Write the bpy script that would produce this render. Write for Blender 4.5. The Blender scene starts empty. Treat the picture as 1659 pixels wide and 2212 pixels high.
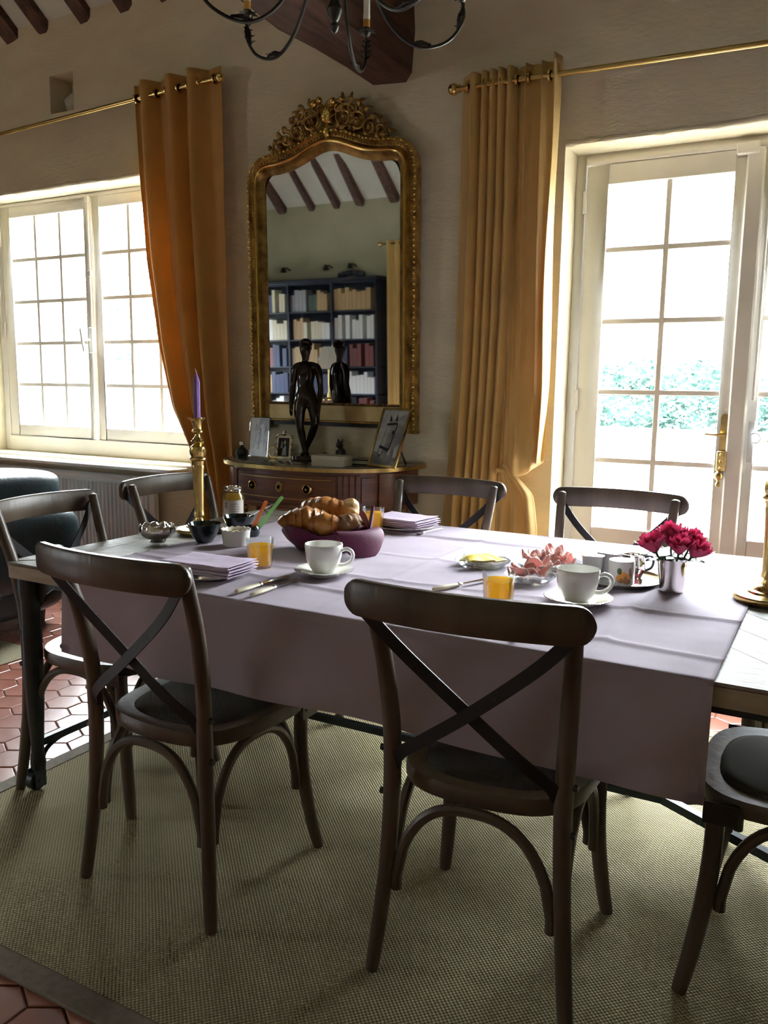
import bpy, bmesh, math, random
from math import sin, cos, pi, radians, sqrt, atan2
from mathutils import Vector, Matrix, noise

random.seed(7)
scene = bpy.context.scene
COL = scene.collection

# ------------------------------------------------------------------ camera
CAM_H = 1.30
YAW, PITCH, ROLL = 0.50126978, 0.15183034, 0.01304294
cam_data = bpy.data.cameras.new('camera')
cam_data.sensor_fit = 'VERTICAL'
cam_data.sensor_height = 36.0
cam_data.lens = 1806.6 / 2212 * 36.0
cam_data.clip_start = 0.05
cam_data.clip_end = 200
cam = bpy.data.objects.new('camera', cam_data)
COL.objects.link(cam)
fw = Vector((-sin(YAW) * cos(PITCH), cos(YAW) * cos(PITCH), -sin(PITCH)))
rt = Vector((cos(YAW), sin(YAW), 0))
up = rt.cross(fw)
rt, up = rt * cos(ROLL) + up * sin(ROLL), -rt * sin(ROLL) + up * cos(ROLL)
M = Matrix((rt, up, -fw)).transposed().to_4x4()
M.translation = Vector((0, 0, CAM_H))
cam.matrix_world = M
scene.camera = cam

# ------------------------------------------------------------------ sky, sun, portals, exposure
world = bpy.data.worlds.new('overcast_sky')
scene.world = world
world.use_nodes = True
wn = world.node_tree.nodes
wl = world.node_tree.links
bg = wn['Background']
tc = wn.new('ShaderNodeTexCoord')
sep = wn.new('ShaderNodeSeparateXYZ')
ramp = wn.new('ShaderNodeValToRGB')
wl.new(tc.outputs['Generated'], sep.inputs[0])
wl.new(sep.outputs['Z'], ramp.inputs[0])
ramp.color_ramp.elements[0].position = 0.0
ramp.color_ramp.elements[0].color = (0.20, 0.205, 0.21, 1)
ramp.color_ramp.elements[1].position = 0.9
ramp.color_ramp.elements[1].color = (1.45, 1.52, 1.60, 1)
wl.new(ramp.outputs[0], bg.inputs['Color'])
bg.inputs['Strength'].default_value = 11.0

sun_data = bpy.data.lights.new('sun', 'SUN')
sun_data.energy = 5.0
sun_data.angle = radians(4)
sun_data.color = (1.0, 0.95, 0.86)
sun = bpy.data.objects.new('sun', sun_data)
COL.objects.link(sun)
# the sun stands behind the house and lights the garden that the windows look out on
sun.rotation_euler = Vector((0.25, 0.75, -0.62)).to_track_quat('-Z', 'Y').to_euler()


def portal(name, x0, x1, z0, z1, y):
    d = bpy.data.lights.new(name, 'AREA')
    d.shape = 'RECTANGLE'
    d.size = x1 - x0
    d.size_y = z1 - z0
    d.cycles.is_portal = True
    o = bpy.data.objects.new(name, d)
    COL.objects.link(o)
    o.location = ((x0 + x1) / 2, y, (z0 + z1) / 2)
    o.rotation_euler = (radians(-90), 0, 0)
    return o


portal('window_daylight', -5.3, -3.4, 0.8, 2.49, 4.12)
portal('door_daylight', -1.19, 0.36, 0.0, 2.35, 4.12)
portal('side_window_daylight', -0.45, 0.45, 1.0, 2.1, 0).location = (-8.9, -2.0, 1.55)
bpy.data.objects['side_window_daylight'].rotation_euler = (radians(-90), 0, radians(90))

vs = scene.view_settings
vs.view_transform = 'Standard'
vs.look = 'None'
vs.exposure = 3.2
vs.gamma = 1.0
vs.use_curve_mapping = False
cy = scene.cycles
cy.use_denoising = True
cy.max_bounces = 10
cy.diffuse_bounces = 6
cy.glossy_bounces = 6
cy.transmission_bounces = 8
cy.transparent_max_bounces = 16
cy.caustics_reflective = False
cy.caustics_refractive = False
cy.sample_clamp_indirect = 6.0


# ------------------------------------------------------------------ materials
def mat(name, col, rough=0.6, metal=0.0, var=0.0, scale=8.0, stretch=(1, 1, 1), bump=0.0, bscale=None,
        col2=None, trans=0.0, coat=0.0, spec=0.5, detail=6.0, coord='Object', glass=0.0, sheen=0.0, sss=0.0, wave=None):
    m = bpy.data.materials.new(name)
    m.use_nodes = True
    nt = m.node_tree
    n, l = nt.nodes, nt.links
    b = n['Principled BSDF']
    b.inputs['Base Color'].default_value = (*col, 1)
    b.inputs['Roughness'].default_value = rough
    b.inputs['Metallic'].default_value = metal
    b.inputs['Specular IOR Level'].default_value = spec
    b.inputs['Coat Weight'].default_value = coat
    b.inputs['Coat Roughness'].default_value = 0.03 if rough < .25 else .22
    b.inputs['Sheen Weight'].default_value = sheen
    b.inputs['Transmission Weight'].default_value = glass
    if sss:
        b.inputs['Subsurface Weight'].default_value = sss
        b.inputs['Subsurface Radius'].default_value = (0.01, 0.006, 0.003)
    if var or bump or col2:
        t = n.new('ShaderNodeTexCoord')
        mp = n.new('ShaderNodeMapping')
        mp.inputs['Scale'].default_value = stretch
        l.new(t.outputs[coord], mp.inputs[0])
        nz = n.new('ShaderNodeTexNoise')
        nz.inputs['Scale'].default_value = scale
        nz.inputs['Detail'].default_value = detail
        l.new(mp.outputs[0], nz.inputs[0])
        cr = n.new('ShaderNodeValToRGB')
        c2 = col2 or tuple(min(1, c * (1 + var)) for c in col)
        c1 = col if col2 else tuple(c * (1 - var) for c in col)
        cr.color_ramp.elements[0].position = 0.32
        cr.color_ramp.elements[1].position = 0.68
        cr.color_ramp.elements[0].color = (*c1, 1)
        cr.color_ramp.elements[1].color = (*c2, 1)
        l.new(nz.outputs['Fac'], cr.inputs[0])
        l.new(cr.outputs[0], b.inputs['Base Color'])
        if bump:
            bp = n.new('ShaderNodeBump')
            bp.inputs['Strength'].default_value = bump
            bp.inputs['Distance'].default_value = 0.01
            if bscale:
                nb = n.new('ShaderNodeTexNoise')
                nb.inputs['Scale'].default_value = bscale
                nb.inputs['Detail'].default_value = 4
                l.new(mp.outputs[0], nb.inputs[0])
                l.new(nb.outputs['Fac'], bp.inputs['Height'])
            else:
                l.new(nz.outputs['Fac'], bp.inputs['Height'])
            l.new(bp.outputs[0], b.inputs['Normal'])
    if trans:
        tr = n.new('ShaderNodeBsdfTranslucent')
        mx = n.new('ShaderNodeMixShader')
        mx.inputs[0].default_value = trans
        src = b.inputs['Base Color'].links
        if src:
            l.new(src[0].from_socket, tr.inputs['Color'])
        else:
            tr.inputs['Color'].default_value = (*col, 1)
        out = n['Material Output']
        l.new(b.outputs[0], mx.inputs[1])
        l.new(tr.outputs[0], mx.inputs[2])
        l.new(mx.outputs[0], out.inputs[0])
    return m


def weave(name, c1, c2, pitch, rough=0.9, bump=0.5, sz=None):
    """woven cloth or cord: two crossed waves colour and emboss the thread"""
    m = bpy.data.materials.new(name)
    m.use_nodes = True
    n, l = m.node_tree.nodes, m.node_tree.links
    b = n['Principled BSDF']
    b.inputs['Roughness'].default_value = rough
    b.inputs['Specular IOR Level'].default_value = 0.2
    t = n.new('ShaderNodeTexCoord')
    mp = n.new('ShaderNodeMapping')
    mp.inputs['Scale'].default_value = (1 / pitch, 1 / pitch, 1 / pitch)
    l.new(t.outputs['Object'], mp.inputs[0])
    sx = n.new('ShaderNodeSeparateXYZ')
    l.new(mp.outputs[0], sx.inputs[0])

    def fn(op, a, bb=None, v=None):
        q = n.new('ShaderNodeMath')
        q.operation = op
        l.new(a, q.inputs[0])
        if bb is not None:
            l.new(bb, q.inputs[1])
        elif v is not None:
            q.inputs[1].default_value = v
        return q.outputs[0]
    fx = fn('SINE', fn('MULTIPLY', sx.outputs['X'], v=2 * pi))
    fy = fn('SINE', fn('MULTIPLY', sx.outputs['Y'], v=2 * pi))
    pr = fn('MULTIPLY_ADD', fn('MULTIPLY', fx, fy), v=0.5)
    n_ = pr.node
    n_.inputs[2].default_value = 0.5
    nz = n.new('ShaderNodeTexNoise')
    nz.inputs['Scale'].default_value = 3.0
    nz.inputs['Detail'].default_value = 5
    l.new(t.outputs['Object'], nz.inputs[0])
    mixf = fn('ADD', fn('MULTIPLY', pr, v=0.75), fn('MULTIPLY', nz.outputs['Fac'], v=0.25))
    cr = n.new('ShaderNodeValToRGB')
    cr.color_ramp.elements[0].color = (*c1, 1)
    cr.color_ramp.elements[1].color = (*c2, 1)
    cr.color_ramp.elements[0].position = 0.15
    cr.color_ramp.elements[1].position = 0.85
    l.new(mixf, cr.inputs[0])
    l.new(cr.outputs[0], b.inputs['Base Color'])
    bp = n.new('ShaderNodeBump')
    bp.inputs['Strength'].default_value = bump
    bp.inputs['Distance'].default_value = pitch * 0.4
    l.new(pr, bp.inputs['Height'])
    l.new(bp.outputs[0], b.inputs['Normal'])
    return m


def clear_glass(name, tint=(0.97, 0.99, 0.98), gloss=0.08):
    """thin pane: lets the light straight through with a faint reflection"""
    m = bpy.data.materials.new(name)
    m.use_nodes = True
    n, l = m.node_tree.nodes, m.node_tree.links
    for x in list(n):
        if x.type == 'BSDF_PRINCIPLED':
            n.remove(x)
    tr = n.new('ShaderNodeBsdfTransparent')
    tr.inputs[0].default_value = (*tint, 1)
    gl = n.new('ShaderNodeBsdfGlossy')
    gl.inputs['Roughness'].default_value = 0.03
    lw = n.new('ShaderNodeLayerWeight')
    lw.inputs[0].default_value = 0.25
    mu = n.new('ShaderNodeMath')
    mu.operation = 'MULTIPLY_ADD'
    mu.inputs[1].default_value = 0.6
    mu.inputs[2].default_value = gloss * 0.4
    l.new(lw.outputs['Fresnel'], mu.inputs[0])
    mx = n.new('ShaderNodeMixShader')
    l.new(mu.outputs[0], mx.inputs[0])
    l.new(tr.outputs[0], mx.inputs[1])
    l.new(gl.outputs[0], mx.inputs[2])
    l.new(mx.outputs[0], n['Material Output'].inputs[0])
    return m


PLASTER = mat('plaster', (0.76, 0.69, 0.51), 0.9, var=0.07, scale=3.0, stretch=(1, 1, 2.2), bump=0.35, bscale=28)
PLASTERF = mat('bounce_cut_plaster', (0.36, 0.33, 0.22), 0.9, var=0.06, scale=3.0, bump=0.3, bscale=28)  # wall plaster darkened for the other three walls, to hold back bounced light
CEILP = mat('ceiling_plaster', (0.52, 0.51, 0.44), 0.9, var=0.05, scale=3, bump=0.3, bscale=20)
WHITEP = mat('cream_paint', (0.83, 0.79, 0.72), 0.45, var=0.04, scale=5)
OAKDARK = mat('dark_beam_wood', (0.045, 0.02, 0.012), 0.8, col2=(0.11, 0.05, 0.03), scale=4, stretch=(8, 1, 8), bump=0.6)
TILE = mat('terracotta', (0.30, 0.095, 0.06), 0.27, col2=(0.42, 0.17, 0.12), scale=4, coat=0.35, spec=0.8, bump=0.08, bscale=30, coord='Object')
GROUT = mat('grout', (0.16, 0.11, 0.08), 0.9, var=0.1)
SISAL = weave('sisal', (0.20, 0.17, 0.085), (0.50, 0.44, 0.27), 0.011, bump=0.8)
RUGTAPE = mat('rug_border_tape', (0.21, 0.175, 0.13), 0.9, var=0.15, scale=60)
BEIGERUG = weave('beige_rug', (0.30, 0.26, 0.17), (0.45, 0.40, 0.27), 0.012)
CHAIRW = mat('grey_brown_oak', (0.060, 0.044, 0.029), 0.38, col2=(0.135, 0.10, 0.07), scale=9, stretch=(1, 1, 0.25), bump=0.15, bscale=40, spec=0.5)
STRAP = mat('black_iron_strap', (0.018, 0.016, 0.018), 0.5, metal=0.3, var=0.2)
PADM = weave('woven_seat_cord', (0.035, 0.033, 0.028), (0.14, 0.135, 0.12), 0.006, rough=0.75, bump=0.7)
BOLT = mat('bolt_iron', (0.05, 0.045, 0.04), 0.4, metal=0.7)
TOPW = mat('limed_table_wood', (0.20, 0.175, 0.14), 0.58, spec=0.25, col2=(0.34, 0.315, 0.27), scale=6, stretch=(1, 8, 1), bump=0.25, bscale=20)
TOPE = mat('table_edge_wood', (0.33, 0.28, 0.20), 0.5, col2=(0.46, 0.40, 0.30), scale=6, stretch=(1, 8, 8), bump=0.2)
STEELP = mat('blue_grey_steel', (0.045, 0.055, 0.06), 0.38, metal=0.6, var=0.2, scale=12)
CLOTH = mat('lilac_linen', (0.57, 0.49, 0.57), 0.85, var=0.05, scale=5, bump=0.12, bscale=420, trans=0.34, sheen=0.1)
NAPKIN = mat('lilac_napkin', (0.60, 0.50, 0.62), 0.85, var=0.04, scale=12, bump=0.1, bscale=300, trans=0.12)
PURPLE = mat('plum_napkin', (0.105, 0.009, 0.045), 0.6, var=0.15, scale=10, bump=0.1, bscale=200, trans=0.08, sheen=0.05)
CURT = mat('gold_curtain', (0.62, 0.33, 0.075), 0.62, var=0.08, scale=4, bump=0.08, bscale=160, trans=0.16, sheen=0.25)
CURTR = mat('gold_curtain_pale', (0.74, 0.49, 0.16), 0.6, var=0.07, scale=4, bump=0.08, bscale=160, trans=0.15, sheen=0.25)
BRASS = mat('polished_brass', (0.72, 0.53, 0.20), 0.22, metal=1.0, var=0.08)
BRASSD = mat('aged_brass', (0.52, 0.37, 0.14), 0.3, metal=1.0, var=0.2, scale=30)
GILT = mat('aged_gilding', (0.22, 0.12, 0.04), 0.34, metal=0.8, col2=(0.60, 0.39, 0.12), scale=18, bump=0.2, bscale=60)
GILTL = mat('pale_gilding', (0.46, 0.34, 0.13), 0.45, metal=0.55, col2=(0.66, 0.52, 0.26), scale=9, bump=0.1)
GILTX = mat('bright_gilding', (0.80, 0.55, 0.16), 0.2, metal=0.95, var=0.15, scale=20)
MIRROR = mat('mirror_silver', (0.74, 0.78, 0.82), 0.02, metal=1.0)
MAHOG = mat('mahogany', (0.105, 0.035, 0.018), 0.3, col2=(0.20, 0.075, 0.035), scale=5, stretch=(1, 1, 7), coat=0.3)
MARBLE = mat('dark_marble', (0.10, 0.09, 0.07), 0.12, col2=(0.26, 0.24, 0.19), scale=14, coat=0.4)
BRONZE = mat('black_bronze', (0.020, 0.014, 0.011), 0.15, metal=0.45, var=0.3, scale=20, coat=0.3)
BLACK = mat('black_lacquer', (0.012, 0.012, 0.014), 0.3)
CREAM = mat('cream_card', (0.60, 0.58, 0.46), 0.6)
SILVER = mat('silver', (0.78, 0.76, 0.73), 0.12, metal=1.0)
STEELM = mat('blade_steel', (0.62, 0.62, 0.63), 0.18, metal=1.0)
IVORY = mat('ivory_handle', (0.72, 0.66, 0.46), 0.35, var=0.06, scale=20)
CHINA = mat('white_china', (0.80, 0.79, 0.74), 0.14, coat=0.5)
GLASSW = clear_glass('clear_glass', (0.95, 0.97, 0.96), 0.06)
PANEG = clear_glass('window_pane', (0.97, 0.99, 0.99), 0.05)
PRESSG = clear_glass('pressed_glass', (0.93, 0.95, 0.95), 0.22)
JUICE = mat('orange_juice', (1.0, 0.64, 0.03), 0.3, var=0.04, scale=30, trans=0.75)
DARKGL = mat('smoked_glass', (0.012, 0.022, 0.024), 0.1, coat=0.6)
HONEY = mat('honey', (0.85, 0.60, 0.12), 0.3, var=0.06, trans=0.5)
LABELM = mat('paper_label', (0.75, 0.70, 0.66), 0.7)
LABELT = mat('label_print', (0.42, 0.36, 0.36), 0.7)
BUTTER = mat('butter', (0.80, 0.66, 0.28), 0.45, var=0.05)
CRUST = mat('bread_crust', (0.24, 0.07, 0.010), 0.40, col2=(0.58, 0.25, 0.05), scale=9, bump=0.5, bscale=45, coat=0.15)
CRUSTP = mat('pale_crust', (0.46, 0.22, 0.06), 0.6, col2=(0.74, 0.48, 0.20), scale=12, bump=0.6, bscale=50)
CRUSTD = mat('brown_crust', (0.18, 0.08, 0.03), 0.65, col2=(0.42, 0.23, 0.10), scale=14, bump=0.7, bscale=50)
HAM = mat('pink_ham', (0.80, 0.36, 0.32), 0.4, col2=(0.92, 0.62, 0.56), scale=30, trans=0.3)
HAMFAT = mat('ham_fat', (0.88, 0.74, 0.66), 0.4)
CHEESE = mat('yellow_cheese', (0.82, 0.62, 0.06), 0.4, col2=(0.90, 0.78, 0.30), scale=10)
LEMON = mat('pale_cheese', (0.80, 0.78, 0.42), 0.4, var=0.05)
ORANGEP = mat('orange_plastic', (0.90, 0.22, 0.02), 0.35)
GREENP = mat('green_plastic', (0.30, 0.80, 0.25), 0.3)
CANDLEM = mat('lilac_wax', (0.27, 0.16, 0.42), 0.45, sss=0.2)
WICK = mat('wick', (0.55, 0.40, 0.36), 0.8)
ROSEP = mat('magenta_petal', (0.48, 0.022, 0.085), 0.55, col2=(0.70, 0.075, 0.20), scale=25, trans=0.25)
LEAFM = mat('rose_leaf', (0.02, 0.055, 0.015), 0.45, var=0.3, scale=20)
LEATHER = mat('teal_black_leather', (0.010, 0.022, 0.026), 0.33, col2=(0.016, 0.032, 0.037), scale=20, bump=0.15, bscale=60)
RADW = mat('white_radiator', (0.76, 0.79, 0.80), 0.55)
IRON = mat('dark_iron', (0.025, 0.024, 0.022), 0.42, metal=0.7, col2=(0.07, 0.068, 0.06), scale=14)
STONE = mat('pale_stone', (0.58, 0.57, 0.50), 0.7, var=0.15, scale=12)
SHELFW = mat('blue_black_shelf', (0.013, 0.018, 0.035), 0.45, var=0.2)
SHADE = mat('lamp_shade_cloth', (0.72, 0.68, 0.55), 0.8, trans=0.3)
GREYPH = mat('photo_grey', (0.16, 0.17, 0.18), 0.25, col2=(0.42, 0.43, 0.44), scale=18)
GREYLT = mat('photo_light', (0.55, 0.56, 0.56), 0.3, col2=(0.36, 0.37, 0.38), scale=22)
GREYDK = mat('photo_dark', (0.03, 0.03, 0.034), 0.25)
HEDGE = mat('hedge_leaf', (0.012, 0.05, 0.042), 0.6, col2=(0.05, 0.10, 0.085), scale=3, trans=0.2)
LAWN = mat('pale_gravel', (0.19, 0.19, 0.16), 0.9, var=0.1, scale=6)
FIGM = mat('figurine_dark', (0.05, 0.045, 0.05), 0.35, var=0.3)
ROSEFOIL = mat('white_pot', (0.72, 0.70, 0.70), 0.3)
ORFRUIT = mat('print_orange', (0.78, 0.33, 0.06), 0.4)
BRNFRUIT = mat('print_brown', (0.36, 0.16, 0.06), 0.4)
GRNFRUIT = mat('print_green', (0.10, 0.14, 0.03), 0.4)


# ------------------------------------------------------------------ mesh builder
class MB:
    def __init__(s):
        s.v, s.f, s.m, s.mi = [], [], [], 0

    def use(s, i):
        s.mi = i
        return s

    def add(s, verts, faces):
        o = len(s.v)
        s.v += [tuple(p) for p in verts]
        for f in faces:
            s.f.append(tuple(o + i for i in f))
            s.m.append(s.mi)
        return s

    def box(s, x0, x1, y0, y1, z0, z1, M=None):
        v = [Vector((x, y, z)) for z in (z0, z1) for y in (y0, y1) for x in (x0, x1)]
        if M:
            v = [M @ p for p in v]
        return s.add(v, [(0, 2, 3, 1), (4, 5, 7, 6), (0, 1, 5, 4), (2, 6, 7, 3), (0, 4, 6, 2), (1, 3, 7, 5)])

    def tube(s, pts, r, seg=10, caps=True, flat=1.0, upv=None):
        pts = [Vector(p) for p in pts]
        n = len(pts)
        rs = list(r) if hasattr(r, '__len__') else [r] * n
        tang = []
        for i in range(n):
            a = pts[max(0, i - 1)]
            b = pts[min(n - 1, i + 1)]
            d = (b - a)
            tang.append(d.normalized() if d.length > 1e-9 else Vector((0, 0, 1)))
        u = Vector(upv) if upv else (Vector((0, 0, 1)) if abs(tang[0].z) < 0.9 else Vector((1, 0, 0)))
        verts, faces = [], []
        for i in range(n):
            t = tang[i]
            u = (u - t * u.dot(t))
            u = u.normalized() if u.length > 1e-6 else t.orthogonal().normalized()
            w = t.cross(u)
            for k in range(seg):
                a = 2 * pi * k / seg
                verts.append(pts[i] + (w * cos(a) + u * sin(a) * flat) * rs[i])
        for i in range(n - 1):
            for k in range(seg):
                k2 = (k + 1) % seg
                faces.append((i * seg + k, i * seg + k2, (i + 1) * seg + k2, (i + 1) * seg + k))
        if caps:
            faces.append(tuple(range(seg - 1, -1, -1)))
            faces.append(tuple((n - 1) * seg + k for k in range(seg)))
        return s.add(verts, faces)

    def sweep(s, pts, prof, upv=(0, 0, 1), scales=None, closed=False):
        """prof: closed list of (side, up) pairs swept along pts"""
        pts = [Vector(p) for p in pts]
        n, k = len(pts), len(prof)
        upv = Vector(upv)
        verts, faces = [], []
        for i in range(n):
            a = pts[(i - 1) % n] if closed else pts[max(0, i - 1)]
            b = pts[(i + 1) % n] if closed else pts[min(n - 1, i + 1)]
            t = (b - a).normalized()
            sd = t.cross(upv)
            sd = sd.normalized() if sd.length > 1e-6 else t.orthogonal().normalized()
            uu = sd.cross(t)
            sc = scales[i] if scales else (1, 1)
            for (p, q) in prof:
                verts.append(pts[i] + sd * p * sc[0] + uu * q * sc[1])
        for i in range(n if closed else n - 1):
            j = (i + 1) % n
            for c in range(k):
                c2 = (c + 1) % k
                faces.append((i * k + c, i * k + c2, j * k + c2, j * k + c))
        if not closed:
            faces.append(tuple(range(k - 1, -1, -1)))
            faces.append(tuple((n - 1) * k + c for c in range(k)))
        return s.add(verts, faces)

    def lathe(s, prof, seg=24, c=(0, 0, 0), fn=None, M=None):
        verts, faces = [], []
        n = len(prof)
        for i, (r, z) in enumerate(prof):
            for k in range(seg):
                a = 2 * pi * k / seg
                rr, zz = (fn(r, z, a, i) if fn else (r, z))
                p = Vector((rr * cos(a), rr * sin(a), zz))
                if M:
                    p = M @ p
                verts.append(p + Vector(c))
        for i in range(n - 1):
            for k in range(seg):
                k2 = (k + 1) % seg
                faces.append((i * seg + k, i * seg + k2, (i + 1) * seg + k2, (i + 1) * seg + k))
        if prof[0][0] > 1e-5:
            faces.append(tuple(range(seg - 1, -1, -1)))
        if prof[-1][0] > 1e-5:
            faces.append(tuple((n - 1) * seg + k for k in range(seg)))
        return s.add(verts, faces)

    def grid(s, fn, nu, nv, cu=False):
        verts = [fn(i / (nu if cu else nu - 1), j / (nv - 1)) for j in range(nv) for i in range(nu)]
        faces = []
        for j in range(nv - 1):
            for i in range(nu if cu else nu - 1):
                i2 = (i + 1) % nu
                faces.append((j * nu + i, j * nu + i2, (j + 1) * nu + i2, (j + 1) * nu + i))
        return s.add(verts, faces)

    def prism(s, out, z0, z1, M=None, inset=0.0):
        n = len(out)
        cx = sum(p[0] for p in out) / n
        cyy = sum(p[1] for p in out) / n
        k = 1 - inset
        v = [Vector((x, y, z0)) for x, y in out] + [Vector((cx + (x - cx) * k, cyy + (y - cyy) * k, z1)) for x, y in out]
        if M:
            v = [M @ p for p in v]
        f = [tuple(range(n - 1, -1, -1)), tuple(range(n, 2 * n))]
        f += [(i, (i + 1) % n, n + (i + 1) % n, n + i) for i in range(n)]
        return s.add(v, f)

    def ball(s, c, r, seg=14, rings=9, sc=(1, 1, 1), M=None):
        verts, faces = [], []
        c = Vector(c)
        for j in range(1, rings):
            t = pi * j / rings
            for k in range(seg):
                a = 2 * pi * k / seg
                p = Vector((r * sin(t) * cos(a) * sc[0], r * sin(t) * sin(a) * sc[1], r * cos(t) * sc[2]))
                verts.append((M @ p if M else p) + c)
        tp = Vector((0, 0, r * sc[2]))
        verts += [(M @ tp if M else tp) + c, (M @ -tp if M else -tp) + c]
        N = (rings - 1) * seg
        for j in range(rings - 2):
            for k in range(seg):
                k2 = (k + 1) % seg
                faces.append((j * seg + k, (j + 1) * seg + k, (j + 1) * seg + k2, j * seg + k2))
        for k in range(seg):
            k2 = (k + 1) % seg
            faces.append((N, k, k2))
            faces.append((N + 1, (rings - 2) * seg + k2, (rings - 2) * seg + k))
        return s.add(verts, faces)

    def mesh(s, name, mats, smooth=True, angle=38, bevel=0.0, bseg=1):
        me = bpy.data.meshes.new(name)
        me.from_pydata(s.v, [], s.f)
        mats = mats if isinstance(mats, (list, tuple)) else [mats]
        for x in mats:
            me.materials.append(x)
        me.polygons.foreach_set('material_index', s.m)
        bm = bmesh.new()
        bm.from_mesh(me)
        if bevel:
            bmesh.ops.remove_doubles(bm, verts=bm.verts, dist=1e-5)
        bmesh.ops.recalc_face_normals(bm, faces=bm.faces)
        if bevel:
            ed = [e for e in bm.edges if len(e.link_faces) == 2 and e.calc_face_angle(0) > radians(40)]
            bmesh.ops.bevel(bm, geom=ed, offset=bevel, segments=bseg, affect='EDGES', clamp_overlap=True, profile=0.5)
        bm.to_mesh(me)
        bm.free()
        if smooth:
            me.shade_smooth()
            me.set_sharp_from_angle(angle=radians(angle))
        return me

    def obj(s, name, mats, parent=None, **k):
        o = bpy.data.objects.new(name, s.mesh(name, mats, **k))
        COL.objects.link(o)
        if parent:
            o.parent = parent
        return o


def tag(o, label=None, cat=None, group=None, kind=None):
    if label:
        o['label'] = label
    if cat:
        o['category'] = cat
    if group:
        o['group'] = group
    if kind:
        o['kind'] = kind
    return o


def thing(name, label, cat, loc=(0, 0, 0), rz=0.0, group=None, rot=None):
    o = bpy.data.objects.new(name, None)
    o.empty_display_size = 0.05
    COL.objects.link(o)
    o.location = loc
    o.rotation_euler = rot if rot else (0, 0, rz)
    return tag(o, label, cat, group)


def struct(o, label=None):
    o['kind'] = 'structure'
    if label:
        o['label'] = label
    return o


def share(name, me, parent, loc=(0, 0, 0), rot=(0, 0, 0), sc=(1, 1, 1)):
    o = bpy.data.objects.new(name, me)
    COL.objects.link(o)
    o.parent = parent
    o.location = loc
    o.rotation_euler = rot
    o.scale = sc
    return o


def copy_tree(o, parent=None):
    c = o.copy()
    COL.objects.link(c)
    if parent:
        c.parent = parent
    for ch in list(o.children):
        copy_tree(ch, c)
    return c


def solid(o, t, offset=0.0):
    md = o.modifiers.new('thickness', 'SOLIDIFY')
    md.thickness = t
    md.offset = offset
    return o


def interp(pts, x):
    if x <= pts[0][0]:
        return pts[0][1]
    for (a, b), (c, d) in zip(pts, pts[1:]):
        if x <= c:
            t = (x - a) / (c - a)
            t = t * t * (3 - 2 * t) if False else t
            return b + (d - b) * t
    return pts[-1][1]


def spline(ctrl, n=8):
    """Catmull-Rom through control points"""
    P = [Vector(p) for p in ctrl]
    P = [P[0] * 2 - P[1]] + P + [P[-1] * 2 - P[-2]]
    out = []
    for i in range(1, len(P) - 2):
        for k in range(n):
            t = k / n
            a, b, c, d = P[i - 1], P[i], P[i + 1], P[i + 2]
            out.append(0.5 * ((2 * b) + (c - a) * t + (2 * a - 5 * b + 4 * c - d) * t * t + (3 * b - a - 3 * c + d) * t ** 3))
    out.append(P[-2])
    return out


def superrect(hx, hy, e=4.0, n=32, taper=0.0):
    o = []
    for k in range(n):
        a = 2 * pi * k / n
        c, s_ = cos(a), sin(a)
        x = hx * (abs(c) ** (2 / e)) * (1 if c >= 0 else -1)
        y = hy * (abs(s_) ** (2 / e)) * (1 if s_ >= 0 else -1)
        o.append((x * (1 + taper * y / hy), y))
    return o


RX90 = Matrix.Rotation(radians(90), 4, 'X')

# ------------------------------------------------------------------ room shell
XL, XR, YB, YF = -8.6, 4.6, 3.8, -3.0      # left, right, window wall, wall behind the camera
EAVE, SLOPE = 3.46, 0.8
RUG = (-2.30, 1.30, 1.06, 3.26)
RUG2 = (-5.6, -3.30, 0.9, 2.62)


def cam_px(p):
    v = Vector(p) - Vector((0, 0, CAM_H))
    z = v.dot(fw)
    if z < 0.1:
        return None
    return 829.5 + 1806.6 * v.dot(rt) / z, 1106 - 1806.6 * v.dot(up) / z, z


def wall_cells(mb, xs, zs, holes, y0, y1):
    """wall slab cut into cells; a hole is (x0, x1, z0, z1, back) with back None for a through opening"""
    for a, b in zip(xs, xs[1:]):
        for c, d in zip(zs, zs[1:]):
            yy = y0
            skip = False
            for (hx0, hx1, hz0, hz1, back) in holes:
                if a >= hx0 - 1e-6 and b <= hx1 + 1e-6 and c >= hz0 - 1e-6 and d <= hz1 + 1e-6:
                    if back is None:
                        skip = True
                    else:
                        yy = y0 + back
            if not skip:
                mb.box(a, b, yy, y1, c, d)


WIN = (-5.30, -3.40, 0.80, 2.487)
DOOR = (-1.19, 0.36, 0.0, 2.352)
NICHE = (-4.468, -4.262, 2.921, 3.142)
w = MB()
xs = sorted({XL, WIN[0], WIN[1], DOOR[0], DOOR[1], NICHE[0], NICHE[1], XR})
zs = sorted({-0.1, 0.0, WIN[2], WIN[3], DOOR[3], NICHE[2], NICHE[3], EAVE + 0.1})
wall_cells(w, xs, zs, [(*WIN, None), (*DOOR, None), (*NICHE, 0.16)], YB, 4.1)
me = w.mesh('wall_back', PLASTER, smooth=False)
wall_back = bpy.data.objects.new('wall_back', me)
COL.objects.link(wall_back)
struct(wall_back, 'cream plaster wall with the window and the glazed door')
# soft uneven plaster lips over the two openings
for (x0, x1, z) in ((WIN[0] - .05, WIN[1], WIN[3]), (DOOR[0], DOOR[1], DOOR[3])):
    n = 60
    pts = [Vector((x0 + (x1 - x0) * i / n, YB + 0.012, z + 0.010 + 0.006 * noise.noise((i * .35, z, 0)))) for i in range(n + 1)]
    lip = MB().tube(pts, [0.016 + 0.006 * noise.noise((i * .6, z, 5)) for i in range(n + 1)], seg=10).obj('plaster_lip', PLASTER, wall_back)

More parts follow.
